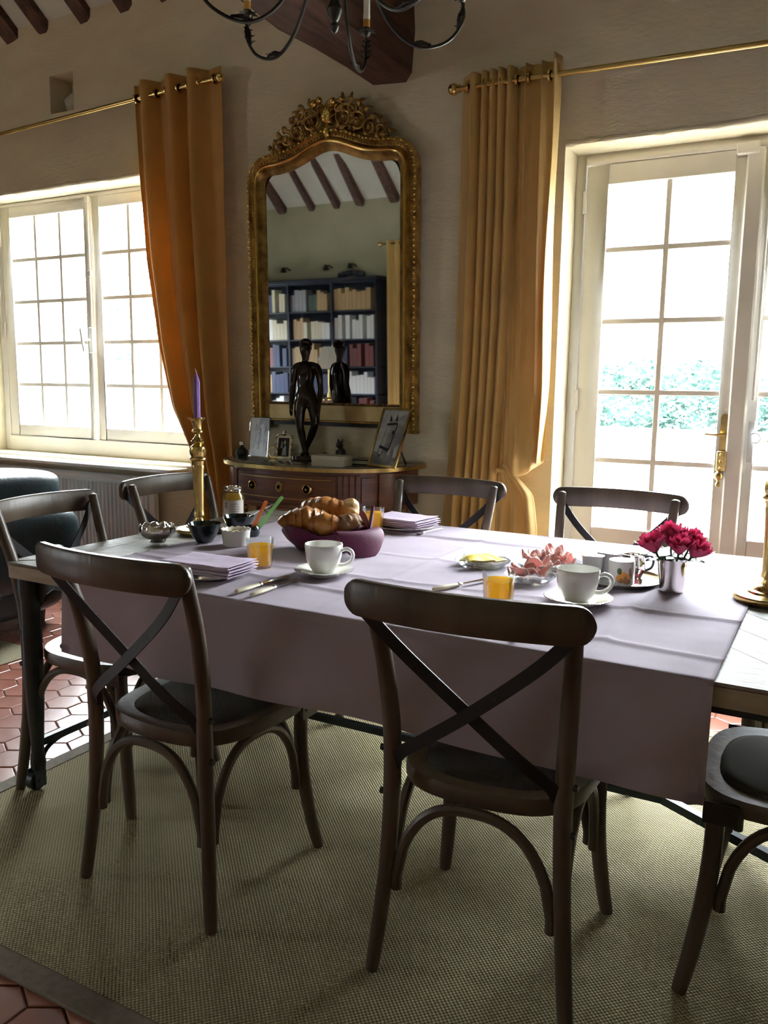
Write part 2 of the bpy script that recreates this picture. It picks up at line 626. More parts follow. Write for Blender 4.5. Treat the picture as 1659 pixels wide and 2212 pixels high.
ym = (YB + YF) / 2
rz_ = EAVE + SLOPE * (YB - ym)
SW = (-2.45, -1.55, 1.0, 2.1)                # small side window in the left wall


def gable(m_, x0, x1, out):
    n = len(out)
    v = [Vector((x, y, z)) for x in (x0, x1) for y, z in out]
    m_.add(v, [tuple(range(n)), tuple(range(2 * n - 1, n - 1, -1))] + [(i, (i + 1) % n, n + (i + 1) % n, n + i) for i in range(n)])
    return m_


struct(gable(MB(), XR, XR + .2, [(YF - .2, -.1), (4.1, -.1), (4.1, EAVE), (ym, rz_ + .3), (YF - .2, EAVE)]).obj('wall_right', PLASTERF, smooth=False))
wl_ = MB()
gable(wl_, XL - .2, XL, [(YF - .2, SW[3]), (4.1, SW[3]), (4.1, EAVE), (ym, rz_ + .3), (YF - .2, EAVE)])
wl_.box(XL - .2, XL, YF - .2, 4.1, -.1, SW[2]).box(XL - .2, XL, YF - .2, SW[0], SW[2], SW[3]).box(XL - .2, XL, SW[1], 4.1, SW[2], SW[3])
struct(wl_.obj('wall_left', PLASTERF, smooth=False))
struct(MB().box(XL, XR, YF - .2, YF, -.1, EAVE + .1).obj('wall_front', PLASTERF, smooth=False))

# sloping ceiling, a rafter per piece and the big tie beam
c_ = MB()
ym = (YB + YF) / 2
zr = EAVE + SLOPE * (YB - ym)
for (ya, yb) in ((4.1, ym), (YF - .2, ym)):
    za = EAVE - (SLOPE * (4.1 - YB) if ya > ym else SLOPE * .2)
    c_.add([(XL - .2, ya, za), (XR + .2, ya, za), (XR + .2, yb, zr), (XL - .2, yb, zr),
            (XL - .2, ya, za + .15), (XR + .2, ya, za + .15), (XR + .2, yb, zr + .15), (XL - .2, yb, zr + .15)],
           [(0, 1, 2, 3), (4, 7, 6, 5), (0, 4, 5, 1), (2, 6, 7, 3), (0, 3, 7, 4), (1, 5, 6, 2)])
ceiling = struct(c_.obj('ceiling', CEILP, smooth=False), 'sloping cream ceiling with dark rafters')


def rafter_mesh(seed, wdt, dep):
    r_ = random.Random(seed)
    m_ = MB()
    pts = []
    L = (YB - ym)
    nseg = 7
    ring = []
    for i in range(nseg + 1):
        t = i / nseg
        y = -L * t + 0.02 * (i == 0)
        z = SLOPE * L * t
        j = [r_.uniform(-.008, .008) for _ in range(6)]
        ww = wdt / 2
        ring.append([(-ww + j[0], y, z + .02), (-ww + j[1], y, z - dep * .75 + j[2]), (-ww * .55, y, z - dep + j[3]),
                     (ww * .55, y, z - dep + j[4]), (ww + j[5], y, z - dep * .75 + j[2]), (ww + j[0], y, z + .02)])
    v = [p for q in ring for p in q]
    f = [(i * 6 + k, i * 6 + (k + 1) % 6, (i + 1) * 6 + (k + 1) % 6, (i + 1) * 6 + k) for i in range(nseg) for k in range(6)]
    f += [(5, 4, 3, 2, 1, 0)]
    m_.add(v, f)
    return m_.mesh('rafter', OAKDARK, smooth=False)


raft = [rafter_mesh(s, .105 + .012 * (s % 3), .085) for s in range(4)]
rx2 = [-8.3 + .44 * k for k in range(29)]
rx = [-4.80, -4.505, -4.15, -3.82, -3.50, -3.15, -2.80, -2.45, -1.65, -1.3, -.95, -.6, -.25, .1, .45, .8, 1.2, 1.6, 2.0, 2.4, 2.8, 3.2, 3.6, 4.0, 4.4]
rx = [-8.3, -7.95, -7.55, -7.2, -6.85, -6.5, -6.15, -5.8, -5.45, -5.12] + rx
for i, x in enumerate(rx):
    share('rafter', raft[i % 4], ceiling, (x, YB, EAVE))
for i, x in enumerate(rx2):
    share('rafter', raft[(i + 1) % 4], ceiling, (x + .05 * sin(i * 2.3), YF, EAVE), (0, 0, pi), (1.1 + .5 * (i % 4 == 2), 1, 1.2))
b_ = MB()
ring = []
NB = 26
for i in range(NB + 1):
    y = YB + .02 - (YB - YF + .02) * i / NB
    q = [noise.noise((i * .5, k * 3.1, 2)) * .022 for k in range(8)]
    x0, x1, z0, z1 = -2.20, -1.955, 2.745, 3.16
    ring.append([(x0 + q[0], y, z1), (x0 + q[1], y, z0 + .05 + q[1]), (x0 + .025 + q[2], y, z0 + .004 + q[2] * .5), (x1 - .04 + q[3], y, z0 - .01 + q[3] * .5),
                 (x1 + q[4] * .6, y, z0 + .03), (x1 + q[5], y, (z0 + z1) / 2), (x1 + q[6], y, z1), ((x0 + x1) / 2, y, z1 + .02)])
v = [p for q in ring for p in q]
f = [(i * 8 + k, i * 8 + (k + 1) % 8, (i + 1) * 8 + (k + 1) % 8, (i + 1) * 8 + k) for i in range(NB) for k in range(8)]
f += [tuple(range(8)), tuple(NB * 8 + k for k in range(7, -1, -1))]
b_.add(v, f)
beam = struct(b_.obj('trim_1', OAKDARK, angle=30), 'massive rough dark tie beam running into the wall above the mirror')

# floor: mortar bed with hexagonal terracotta tiles laid proud of it
floor = struct(MB().box(XL, XR, YF, 4.1, -.12, -.004).obj('floor', GROUT, smooth=False), 'floor of glazed hexagonal terracotta tiles')
FLAT = .13
RR = FLAT / sqrt(3) - .0022


def hexa(mb, x, y, dz=0.0, k=1.0):
    out = [(x + RR * k * cos(pi / 6 + a * pi / 3), y + RR * k * sin(pi / 6 + a * pi / 3)) for a in range(6)]
    n = 6
    v = [(px, py, -.006) for px, py in out] + [(px, py, -.0015 + dz) for px, py in out]
    v += [(x + (px - x) * .95, y + (py - y) * .95, 0 + dz) for px, py in out]
    f = [(i, (i + 1) % n, n + (i + 1) % n, n + i) for i in range(n)]
    f += [(n + i, n + (i + 1) % n, 2 * n + (i + 1) % n, 2 * n + i) for i in range(n)]
    f += [tuple(range(2 * n, 3 * n))]
    mb.add(v, f)


cells = []
r_i = 0
y = YF + .05
while y < YB + .2:
    x = XL + .05 + (FLAT / 2 if r_i % 2 else 0)
    while x < XR:
        inrug = RUG[0] + .08 < x < RUG[1] - .08 and RUG[2] + .08 < y < RUG[3] - .08
        inrug2 = RUG2[0] + .08 < x < RUG2[1] - .08 and RUG2[2] + .08 < y < RUG2[3] - .08
        if not (inrug or inrug2) and not (y > YB - .04 and not (DOOR[0] < x < DOOR[1])):
            p = cam_px((x, y, 0))
            inf = p and 0 <= p[0] <= 1659 and 0 <= p[1] <= 2212
            near = p[2] if inf else 99
            if inf and (x < -4.3 or y > 3.1) and not (x > -.3):
                near += 50
            cells.append((near, x, y))
        x += FLAT
    y += FLAT * sqrt(3) / 2
    r_i += 1
cells.sort()
one = [MB() for _ in range(5)]
tile_me = []
for k, q in enumerate(one):
    hexa(q, 0, 0, dz=.0004 * k)
    tile_me.append(q.mesh('tile', TILE, smooth=False))
rnd = random.Random(3)
for (d, x, y) in cells[:280]:
    share('tile', rnd.choice(tile_me), floor, (x, y, 0), (rnd.uniform(-.004, .004), rnd.uniform(-.004, .004), 0))
rest = MB()
for (d, x, y) in cells[280:]:
    hexa(rest, x, y, rnd.uniform(-.0006, .0006))
tag(rest.obj('tiles', TILE, floor, smooth=False), kind='stuff')
struct(MB().box(-3.39, -1.20, YB - .014, YB, .0, .09).obj('baseboard_back', WHITEP, bevel=.003))


# ------------------------------------------------------------------ window and door joinery
def glazing(sash, xc, zc, y, mw, pane_th=.004):
    """muntins on the inner grid lines and a pane of glass in each opening"""
    for x in xc[1:-1]:
        MB().box(x - mw / 2, x + mw / 2, y - .012, y + .018, zc[0], zc[-1]).obj('muntin', WHITEP, sash, bevel=.003)
    for z in zc[1:-1]:
        MB().box(xc[0], xc[-1], y - .011, y + .017, z - mw / 2, z + mw / 2).obj('muntin', WHITEP, sash, bevel=.003)
    for a, b in zip(xc, xc[1:]):
        for c, d in zip(zc, zc[1:]):
            MB().box(a + .004, b - .004, y + .002, y + .002 + pane_th, c + .004, d - .004).obj('pane', PANEG, sash, smooth=False)


window = thing('window_1', 'white casement window of small panes above the radiator', 'window', (0, 0, 0))
window['kind'] = 'structure'
fr = MB()
fr.box(-5.30, -5.245, 3.985, 4.06, .80, 2.487).box(-3.475, -3.40, 3.985, 4.06, .80, 2.487)
fr.box(-5.245, -3.475, 3.985, 4.06, 2.462, 2.487).box(-5.245, -3.475, 3.975, 4.06, .80, .905)
fr.obj('window_frame', WHITEP, window, bevel=.004)
WZ = [.985, 1.266, 1.547, 1.828, 2.109, 2.39]
for (x0, x1, g0, g1) in ((-5.243, -4.372, -5.152, -4.432), (-4.368, -3.477, -4.292, -3.562)):
    s_ = MB()
    s_.box(x0, g0, 3.99, 4.04, .907, 2.46).box(g1, x1, 3.99, 4.04, .907, 2.46)
    s_.box(g0, g1, 3.99, 4.04, 2.39, 2.46).box(g0, g1, 3.99, 4.04, .907, .985)
    sash = s_.obj('sash', WHITEP, window, bevel=.004)
    glazing(sash, [g0 + (g1 - g0) * k / 3 for k in range(4)], WZ, 4.012, .025)
cb = MB()
cb.box(-4.395, -4.345, 3.968, 3.992, .907, 2.455)
cov = cb.obj('meeting_cover_strip', WHITEP, window, bevel=.008)
MB().tube([(-4.36, 3.962, .93), (-4.36, 3.962, 2.44)], .007, seg=8).obj('bolt_rod', WHITEP, cov)
for z in (2.44, 1.98, .93):
    MB().box(-4.375, -4.345, 3.95, 3.972, z - .02, z + .02).obj('rod_guide', WHITEP, cov, bevel=.004)
hb = MB().box(-4.378, -4.342, 3.945, 3.972, 1.475, 1.64)
hb.obj('lock_plate', CHINA, window, bevel=.005)
hh = MB().tube([(-4.36, 3.96, 1.56), (-4.37, 3.90, 1.56)], .007, seg=8)
hh.tube([(-4.39, 3.895, 1.63), (-4.372, 3.89, 1.56), (-4.365, 3.895, 1.48)], [.008, .012, .008], seg=10)
hh.obj('handle', CHINA, window)
for (x, z) in ((-5.244, 2.25), (-5.244, 1.65), (-5.244, 1.03)):
    MB().tube([(x, 3.982, z - .045), (x, 3.982, z + .045)], .008, seg=8).obj('hinge', WHITEP, window)

side = thing('window_2', 'small side window in the wall at the sofa end of the room', 'window', (0, 0, 0))
side['kind'] = 'structure'
sf = MB()
for (a, b, c, d) in ((SW[0], SW[0] + .06, SW[2], SW[3]), (SW[1] - .06, SW[1], SW[2], SW[3]), (SW[0] + .06, SW[1] - .06, SW[2], SW[2] + .07), (SW[0] + .06, SW[1] - .06, SW[3] - .06, SW[3])):
    sf.box(XL - .14, XL - .09, a, b, c, d)
sf.obj('window_frame', WHITEP, side, bevel=.004)
ymd = (SW[0] + SW[1]) / 2
MB().box(XL - .13, XL - .10, ymd - .02, ymd + .02, SW[2] + .07, SW[3] - .06).obj('muntin', WHITEP, side, bevel=.003)
for (a, b) in ((SW[0] + .06, ymd - .02), (ymd + .02, SW[1] - .06)):
    MB().box(XL - .118, XL - .114, a, b, SW[2] + .07, SW[3] - .06).obj('pane', PANEG, side, smooth=False)

door = thing('door_1', 'white glazed double garden door', 'door', (0, 0, 0))
door['kind'] = 'structure'
df = MB()
df.box(-1.19, -1.145, 3.985, 4.07, 0, 2.352).box(.315, .36, 3.985, 4.07, 0, 2.352).box(-1.145, .315, 3.985, 4.07, 2.305, 2.352)
df.obj('door_frame', WHITEP, door, bevel=.004)
MB().box(-1.19, .36, 3.80, 4.10, -.004, .018).obj('threshold', STONE, door, bevel=.004)
DZ = [.632, .955, 1.277, 1.602, 1.925, 2.212]
leaves = []
for (x0, x1, g0, g1) in ((-1.142, -.425, -1.042, -.503), (-.421, .312, -.345, .215)):
    s_ = MB()
    s_.box(x0, g0, 3.995, 4.045, .02, 2.30).box(g1, x1, 3.995, 4.045, .02, 2.30)
    s_.box(g0, g1, 3.995, 4.045, 2.212, 2.30).box(g0, g1, 3.995, 4.045, .50, .632).box(g0, g1, 3.995, 4.045, .02, .16)
    leaf = s_.obj('door_leaf', WHITEP, door, bevel=.004)
    leaves.append(leaf)
    glazing(leaf, [g0, (g0 + g1) / 2, g1], DZ, 4.015, .025)
    MB().box(g0 - .005, g1 + .005, 4.01, 4.03, .155, .505).obj('lower_panel', WHITEP, leaf, bevel=.003)
    p2 = MB().box(g0 + .05, g1 - .05, 4.0, 4.012, .21, .45)
    p2.obj('raised_field', WHITEP, leaf, bevel=.008)
MB().box(-.458, -.385, 3.972, 3.997, .02, 2.30).obj('meeting_strip', WHITEP, door, bevel=.008)
for z in (2.14, 1.235, .4):
    MB().tube([(-1.143, 3.983, z - .05), (-1.143, 3.983, z + .05)], .010, seg=10).obj('hinge', WHITEP, door)
MB().box(-.50, -.41, 3.96, 3.996, 2.275, 2.325).obj('top_bolt_case', WHITEP, door, bevel=.005)
lf = leaves[0]
pl = MB()
pl.prism([(-.017, -.1), (.017, -.1), (.017, .08), (.012, .095), (0, .1), (-.012, .095), (-.017, .08)], 0, .006,
         Matrix.Translation((-.470, 3.995, 1.09)) @ RX90)
pl.obj('lock_plate', BRASSD, lf)
MB().tube([(-.470, 3.985, 1.10), (-.470, 3.955, 1.10), (-.50, 3.94, 1.097), (-.545, 3.94, 1.10)], [.006, .006, .006, .005], seg=8).obj('lever', BRASSD, lf)
kb = MB().box(-.492, -.452, 3.962, 3.995, .935, 1.025)
for dz in (.95, .98, 1.01):
    kb.tube([(-.472, 3.962, dz), (-.472, 3.955, dz)], .009, seg=8)
kb.obj('lock_case', BRASSD, lf, bevel=.004)
kn = MB().lathe([(0, .055), (.006, .054), (.007, .04), (.016, .032), (.021, .02), (.017, .008), (.007, .0), (.006, -.008), (.012, -.016), (.011, -.026), (0, -.032)], 16, (-.478, 3.965, .895))
kn.obj('drop_knob', BRASSD, lf)
lt = MB().box(-.372, -.347, 3.98, 3.996, .98, 1.16)
lt.tube([(-.36 + .0, 3.975, 1.10), (-.345, 3.965, 1.11), (-.325, 3.96, 1.105), (-.318, 3.96, 1.085), (-.33, 3.96, 1.068), (-.355, 3.972, 1.068)], .004, seg=6)
lt.obj('ring_latch', RADW, leaves[1])
MB().tube([(-.362, 3.985, 1.25), (-.362, 3.985, 2.28)], .006, seg=8).obj('bolt_rod', WHITEP, leaves[1])

# ------------------------------------------------------------------ rug
rug = thing('rug', 'large woven sisal rug under the dining table', 'rug', (0, 0, 0))
bw = .062
MB().box(RUG[0] + bw, RUG[1] - bw, RUG[2] + bw, RUG[3] - bw, .0005, .009).obj('field', SISAL, rug, smooth=False)
for nm, q in (('a', (RUG[0], RUG[0] + bw, RUG[2], RUG[3])), ('b', (RUG[1] - bw, RUG[1], RUG[2], RUG[3])),
              ('c', (RUG[0] + bw, RUG[1] - bw, RUG[2], RUG[2] + bw)), ('d', (RUG[0] + bw, RUG[1] - bw, RUG[3] - bw, RUG[3]))):
    MB().box(q[0], q[1], q[2], q[3], .0005, .0105).obj('border_tape', RUGTAPE, rug, bevel=.003)
r2 = MB().box(RUG2[0], RUG2[1], RUG2[2], RUG2[3], .0005, .009).obj('rug', BEIGERUG, bevel=.003)
tag(r2, 'plain beige rug lying under the dark leather sofa', 'rug')

# ------------------------------------------------------------------ cross-back chairs
RZ = .0093          # chairs stand on the rug


def make_chair():
    t = thing('dining_chair', '', 'chair', (0, 0, 0))
    post = [(.218, -.222, 0), (.207, -.212, .10), (.195, -.2, .24), (.188, -.196, .36), (.186, -.195, .46), (.188, -.199, .58), (.196, -.222, .72), (.204, -.252, .82), (.208, -.273, .889)]
    front = [(.216, .222, 0), (.204, .206, .08), (.192, .188, .20), (.188, .178, .32), (.19, .176, .43)]
    for pth, nm, r0, r1 in ((post, 'rear_leg', .0165, .0195), (front, 'front_leg', .0165, .0195)):
        for sx in (-1, 1):
            P = spline([(x * sx, y, z) for x, y, z in pth], 4)
            n = len(P)
            rr = [r0 + (r1 - r0) * min(1, i / n * 2.2) - (.0035 * max(0, i / n - .6) / .4 if nm == 'rear_leg' else 0) for i in range(n)]
            rr[0] *= .92
            m_ = MB().tube(P, rr, seg=12)
            if nm == 'rear_leg':
                m_.ball(P[-1], rr[-1], 12, 6, (1, 1, .5))
            m_.obj(nm, CHAIRW, t)
            for z in ((.415, .515) if nm == 'rear_leg' else ()):
                b = MB().tube([(sx * .2, -.196, z), (sx * .213, -.196, z)], .0075, seg=8)
                b.obj('bolt', BOLT, t)
    # bent top rail, bolted on behind the posts
    pts, sc = [], []
    us = [-1, -.997, -.985, -.965, -.94, -.905, -.86] + [-.8 + 1.6 * i / 16 for i in range(17)] + [.86, .905, .94, .965, .985, .997, 1]
    for u in us:
        pts.append((u * .250, -.294 - .05 * (1 - u * u), .871 + .004 * (1 - u * u)))
        t_ = max(0, (abs(u) - .86) / .14)
        e = max(.06, sqrt(max(0, 1 - t_ * t_)))
        sc.append((.45 + .55 * e, e))
    prof = [(-.0105, -.031), (-.006, -.037), (.006, -.037), (.0105, -.031), (.0105, .031), (.006, .037), (-.006, .037), (-.0105, .031)]
    MB().sweep(pts, prof, (0, 0, 1), sc).obj('top_rail', CHAIRW, t, angle=50)
    # crossed iron straps
    for k, sx in enumerate((-1, 1)):
        c = [(-.232 * sx, -.30, .872), (-.205 * sx, -.292, .838), (-.13 * sx, -.270, .758), (0, -.252 + .006 * k, .645), (.10 * sx, -.236, .567), (.160 * sx, -.216, .518), (.178 * sx, -.203, .482)]
        P = spline(c, 6)
        MB().sweep(P, [(-.0016, -.014), (.0016, -.014), (.0016, .014), (-.0016, .014)], (0, -1, 0.0)).obj('cross_strap', STRAP, t, smooth=False) if False else \
            MB().sweep(P, [(-.0135, -.0017), (.0135, -.0017), (.0135, .0017), (-.0135, .0017)], (0, -1, .15)).obj('cross_strap', STRAP, t, angle=30)
        MB().tube([(-.226 * sx, -.306, .872), (-.226 * sx, -.312, .872)], .007, seg=8).obj('bolt', BOLT, t)
    # seat ring and woven pad
    def outline(k=1.0, n=40):
        o = []
        for q in superrect(1, 1, 3.4, n):
            x, y = q
            hw = .197 + .036 * (y + 1) / 2
            o.append((x * hw * k, y * .205 * k + .018 - .012 * (1 - abs(x)) * (1 if y < 0 else -1) * (.9 if y < 0 else .8)))
        return o
    o1, o2 = outline(1.0), outline(.985)
    n = len(o1)
    oi = outline(.80)
    lv = [(o2, .424), (o1, .430), (o1, .452), (o2, .461), (oi, .459), (oi, .45)]
    v = [(x, y, z) for o, z in lv for x, y in o]
    f = [(a * n + i, a * n + (i + 1) % n, (a + 1) * n + (i + 1) % n, (a + 1) * n + i) for a in range(5) for i in range(n)]
    f += [tuple(range(n - 1, -1, -1))]
    MB().add(v, f).obj('seat_frame', CHAIRW, t, angle=35)
    pv, pf = [], []
    ks = [(.80, .451), (.79, .460), (.70, .4665), (.5, .470), (.25, .472)]
    for k, z in ks:
        pv += [(x, y, z) for x, y in outline(k)]
    pf = [(a * n + i, a * n + (i + 1) % n, (a + 1) * n + (i + 1) % n, (a + 1) * n + i) for a in range(len(ks) - 1) for i in range(n)]
    pf += [tuple((len(ks) - 1) * n + i for i in range(n))]
    MB().add(pv, pf).obj('woven_seat', PADM, t, angle=60)
    # bentwood arches under the seat: back, front and both sides
    def arch(a, b, drop):
        a, b = Vector(a), Vector(b)
        d = (b - a)
        P = []
        for i in range(25):
            u = i / 24
            e = 1 - abs(2 * u - 1) ** 2.6
            P.append(a + d * (.5 + (u - .5)) + Vector((0, 0, (.413 - drop) * (max(0, e) ** .62))))
        return P
    for a, b in (((-.172, -.197, .225), (.172, -.197, .225)), ((-.168, .178, .225), (.168, .178, .225)),
                 ((-.188, -.172, .225), (-.186, .156, .225)), ((.188, -.172, .225), (.186, .156, .225))):
        P = arch(a, b, .225)
        P = [P[0] - Vector((0, 0, .03))] + P + [P[-1] - Vector((0, 0, .03))]
        MB().tube(P, .0125, seg=9).obj('arched_stretcher', CHAIRW, t)
    for sx in (-1, 1):
        br = MB().box(-.034, .034, -.0015, .0015, .405, .452, Matrix.Translation((sx * .226, .165, 0)) @ Matrix.Rotation(pi / 2 * 1.02, 4, 'Z'))
        br.tube([(sx * .228, .15, .43), (sx * .2315, .15, .43)], .005, seg=8)
        br.obj('corner_bracket', BOLT, t, smooth=False)
    return t


chair0 = make_chair()
CH = [
    ((-1.428, 1.625), -2.0, 'dark cross-back chair at the near side of the table, beside the left table leg'),
    ((-.622, 1.712), 3.4, 'dark cross-back chair nearest the camera, its back before the right-hand juice glass and cup'),
    ((-2.01, 1.882), -85.0, 'cross-back chair at the window end of the table, in front of the leather sofa'),
    ((-2.10, 2.53), -91.5, 'cross-back chair before the radiator, behind the brass candlestick with the whole candle'),
    ((-1.405, 2.825), 181.5, 'cross-back chair across the table, in front of the chest and gold curtain'),
    ((-.72, 2.825), 179.5, 'cross-back chair across the table, in front of the glazed door'),
    ((.005, 1.965), 90.5, 'cross-back chair cut off by the frame, its seat and front leg beside the hanging cloth'),
    ((.01, 2.66), 89.0, 'chair whose seat corner shows under the table past the cloth hem'),
]
for i, ((x, y), a, lb) in enumerate(CH):
    c = chair0 if i == 0 else copy_tree(chair0)
    c.location = (x, y, RZ)
    c.rotation_euler = (0, 0, radians(a))
    tag(c, lb, 'chair', 'cross-back chairs around the dining table')

# ------------------------------------------------------------------ dining table
TX0, TX1, TY0, TY1 = -2.228, .215, 1.640, 2.955
TZ = .748
table = thing('dining_table', 'long limed-wood dining table on grey steel legs with castors', 'table', (0, 0, 0))


def clip(poly, x0, x1, y0, y1):
    def cut(P, f, inter):
        out = []
        for i in range(len(P)):
            a, b = P[i], P[(i + 1) % len(P)]
            if f(a):
                out.append(a)
                if not f(b):
                    out.append(inter(a, b))
            elif f(b):
                out.append(inter(a, b))
        return out
    def ix(c):
        return lambda a, b: (c, a[1] + (b[1] - a[1]) * (c - a[0]) / (b[0] - a[0]))
    def iy(c):
        return lambda a, b: (a[0] + (b[0] - a[0]) * (c - a[1]) / (b[1] - a[1]), c)
    P = poly
    for f, g in ((lambda p: p[0] >= x0, ix(x0)), (lambda p: p[0] <= x1, ix(x1)), (lambda p: p[1] >= y0, iy(y0)), (lambda p: p[1] <= y1, iy(y1))):
        if P:
            P = cut(P, f, g)
    return P


rc = .035
corner = []
for cx_, cy_, a0 in ((TX1 - rc, TY0 + rc, -90), (TX1 - rc, TY1 - rc, 0), (TX0 + rc, TY1 - rc, 90), (TX0 + rc, TY0 + rc, 180)):
    for k in range(6):
        a = radians(a0 + 18 * k)
        corner.append((cx_ + rc * cos(a), cy_ + rc * sin(a)))
top = MB().prism(corner, .700, .7395).use(1).prism([(x * .998 - .002, 2.3 + (y - 2.3) * .997) for x, y in corner], .739, .7405).obj('table_top', [TOPE, OAKDARK], table, smooth=False)


def plank(poly, seed, h=TZ):
    r_ = random.Random(seed)
    if len(poly) < 3:
        return
    n = len(poly)
    cx_ = sum(p[0] for p in poly) / n
    cy_ = sum(p[1] for p in poly) / n
    hh = h - r_.uniform(0, .0011)
    m_ = MB()
    ins = lambda p, d: (p[0] + (cx_ - p[0]) * min(.2, d / max(.02, math.hypot(p[0] - cx_, p[1] - cy_))), p[1] + (cy_ - p[1]) * min(.2, d / max(.02, math.hypot(p[0] - cx_, p[1] - cy_))))
    a = [ins(p, .0022) for p in poly]
    b = [ins(p, .0030) for p in poly]
    v = [(x, y, .739) for x, y in a] + [(x, y, hh - .0015) for x, y in a] + [(x, y, hh) for x, y in b]
    f = [(i, (i + 1) % n, n + (i + 1) % n, n + i) for i in range(n)] + [(n + i, n + (i + 1) % n, 2 * n + (i + 1) % n, 2 * n + i) for i in range(n)] + [tuple(range(2 * n, 3 * n))]
    m_.add(v, f).obj('plank', TOPW, top, smooth=False)


B = .105
plank([(TX0 + .012, TY0 + .003), (TX1 - .012, TY0 + .003), (TX1 - B, TY0 + B), (TX0 + B, TY0 + B)], 1)
plank([(TX0 + B, TY1 - B), (TX1 - B, TY1 - B), (TX1 - .012, TY1 - .003), (TX0 + .012, TY1 - .003)], 2)
plank([(TX0 + .003, TY0 + .012), (TX0 + B, TY0 + B), (TX0 + B, TY1 - B), (TX0 + .003, TY1 - .012)], 3)
plank([(TX1 - B, TY0 + B), (TX1 - .003, TY0 + .012), (TX1 - .003, TY1 - .012), (TX1 - B, TY1 - B)], 4)
ix0, ix1, iy0, iy1 = TX0 + B, TX1 - B, TY0 + B, TY1 - B
plank([(-1.86, iy0), (-.30, iy0), (-.30, iy1), (-1.86, iy1)], 5, TZ - .001)
sd = 10
for (xa, xb, sg) in ((ix0, -1.86, 1), (-.30, ix1, -1)):
    W = .115
    ymid = (iy0 + iy1) / 2
    for half, (ya, yb) in enumerate(((iy0, ymid), (ymid, iy1))):
        s_ = sg if half == 0 else -sg
        k = -14
        while k < 14:
            c0 = k * W * 1.4142
            x_mid = (xa + xb) / 2
            P = [(x_mid + c0 - 2, ymid - s_ * 2), (x_mid + c0 + W * 1.4142 - 2, ymid - s_ * 2), (x_mid + c0 + W * 1.4142 + 2, ymid + s_ * 2), (x_mid + c0 + 2, ymid + s_ * 2)]
            Q = clip(P, xa, xb, ya, yb)
            ar = abs(sum(Q[i][0] * Q[(i + 1) % len(Q)][1] - Q[(i + 1) % len(Q)][0] * Q[i][1] for i in range(len(Q)))) / 2 if len(Q) > 2 else 0
            if ar > .0006:
                sd += 1
                plank(Q, sd)
            k += 1
ap = MB()
for (x0, x1, y0, y1) in ((TX0 + .06, TX1 - .06, TY0 + .05, TY0 + .075), (TX0 + .06, TX1 - .06, TY1 - .075, TY1 - .05),
                         (TX0 + .06, TX0 + .085, TY0 + .075, TY1 - .075), (TX1 - .085, TX1 - .06, TY0 + .075, TY1 - .075)):
    MB().box(x0, x1, y0, y1, .668, .700).obj('apron_rail', STEELP, table, bevel=.002)
LX0, LX1, LY0, LY1 = TX0 + .065, TX1 - .155, TY0 + .0, TY1 - .04
LY0 = 1.678
for lx in (LX0, LX1):
    for ly in (LY0, LY1 - .02):
        lg = MB().lathe([(.021, .085), (.024, .10), (.021, .115), (.019, .15), (.021, .17), (.026, .26), (.030, .36), (.031, .48), (.030, .62), (.033, .64), (.036, .655), (.036, .70)], 16, (lx, ly, 0))
        leg = lg.obj('leg', STEELP, table)
        cs = MB().lathe([(.016, .070), (.022, .075), (.024, .095), (.018, .10)], 12, (lx, ly, 0))
        cs.box(lx - .019, lx - .013, ly - .028, ly + .012, .02, .08).box(lx + .013, lx + .019, ly - .028, ly + .012, .02, .08)
        cs.tube([(lx - .011, ly - .012, .041), (lx + .011, ly - .012, .041)], .031, seg=18)
        cs.tube([(lx - .022, ly - .012, .041), (lx + .022, ly - .012, .041)], .006, seg=8)
        cs.obj('castor', STEELP, leg)
        sy = 1 if ly < 2.3 else -1
        sx = 1 if lx < -1 else -1
        bk = MB().prism([(0, 0), (.13, 0), (.13, -.012), (.09, -.02), (.06, -.035), (.04, -.05), (.03, -.075), (0, -.075)], -.004, .004,
                        Matrix.Translation((lx + sx * .025, ly + .01, .70)) @ (Matrix.Identity(4) if sx > 0 else Matrix.Rotation(pi, 4, 'Z')) @ RX90)
        bk.obj('bracket', STEELP, table, smooth=False)
for lx in (LX0, LX1):
    eb = MB().box(lx - .012, lx + .012, LY0, LY1 - .02, .148, .172)
    eb.obj('end_stretcher', STEELP, table, bevel=.002)
    for ly, s_ in ((LY0, 1), (LY1 - .02, -1)):
        P = [(lx, ly + s_ * (.018 + .09 * (1 - cos(a))), .10 + .05 * sin(a)) for a in [k * pi / 2 / 8 for k in range(9)]]
        MB().tube(P, .007, seg=8).obj('stretcher_brace', STEELP, table)
ym_ = 2.31
MB().box(LX0 + .42, LX1 - .42, ym_ - .012, ym_ + .012, .148, .172).obj('long_stretcher', STEELP, table, bevel=.002)
for lx, sx in ((LX0, 1), (LX1, -1)):
    for s_ in (-1, 1):
        a, b = Vector((lx + sx * .42, ym_, .16)), Vector((lx, ym_ + s_ * .25, .16))
        MB().sweep([a, b], [(-.012, -.012), (.012, -.012), (.012, .012), (-.012, .012)]).obj('forked_stretcher', STEELP, table, smooth=False)

# ------------------------------------------------------------------ tablecloth
CX0, CX1 = -1.955, -.178


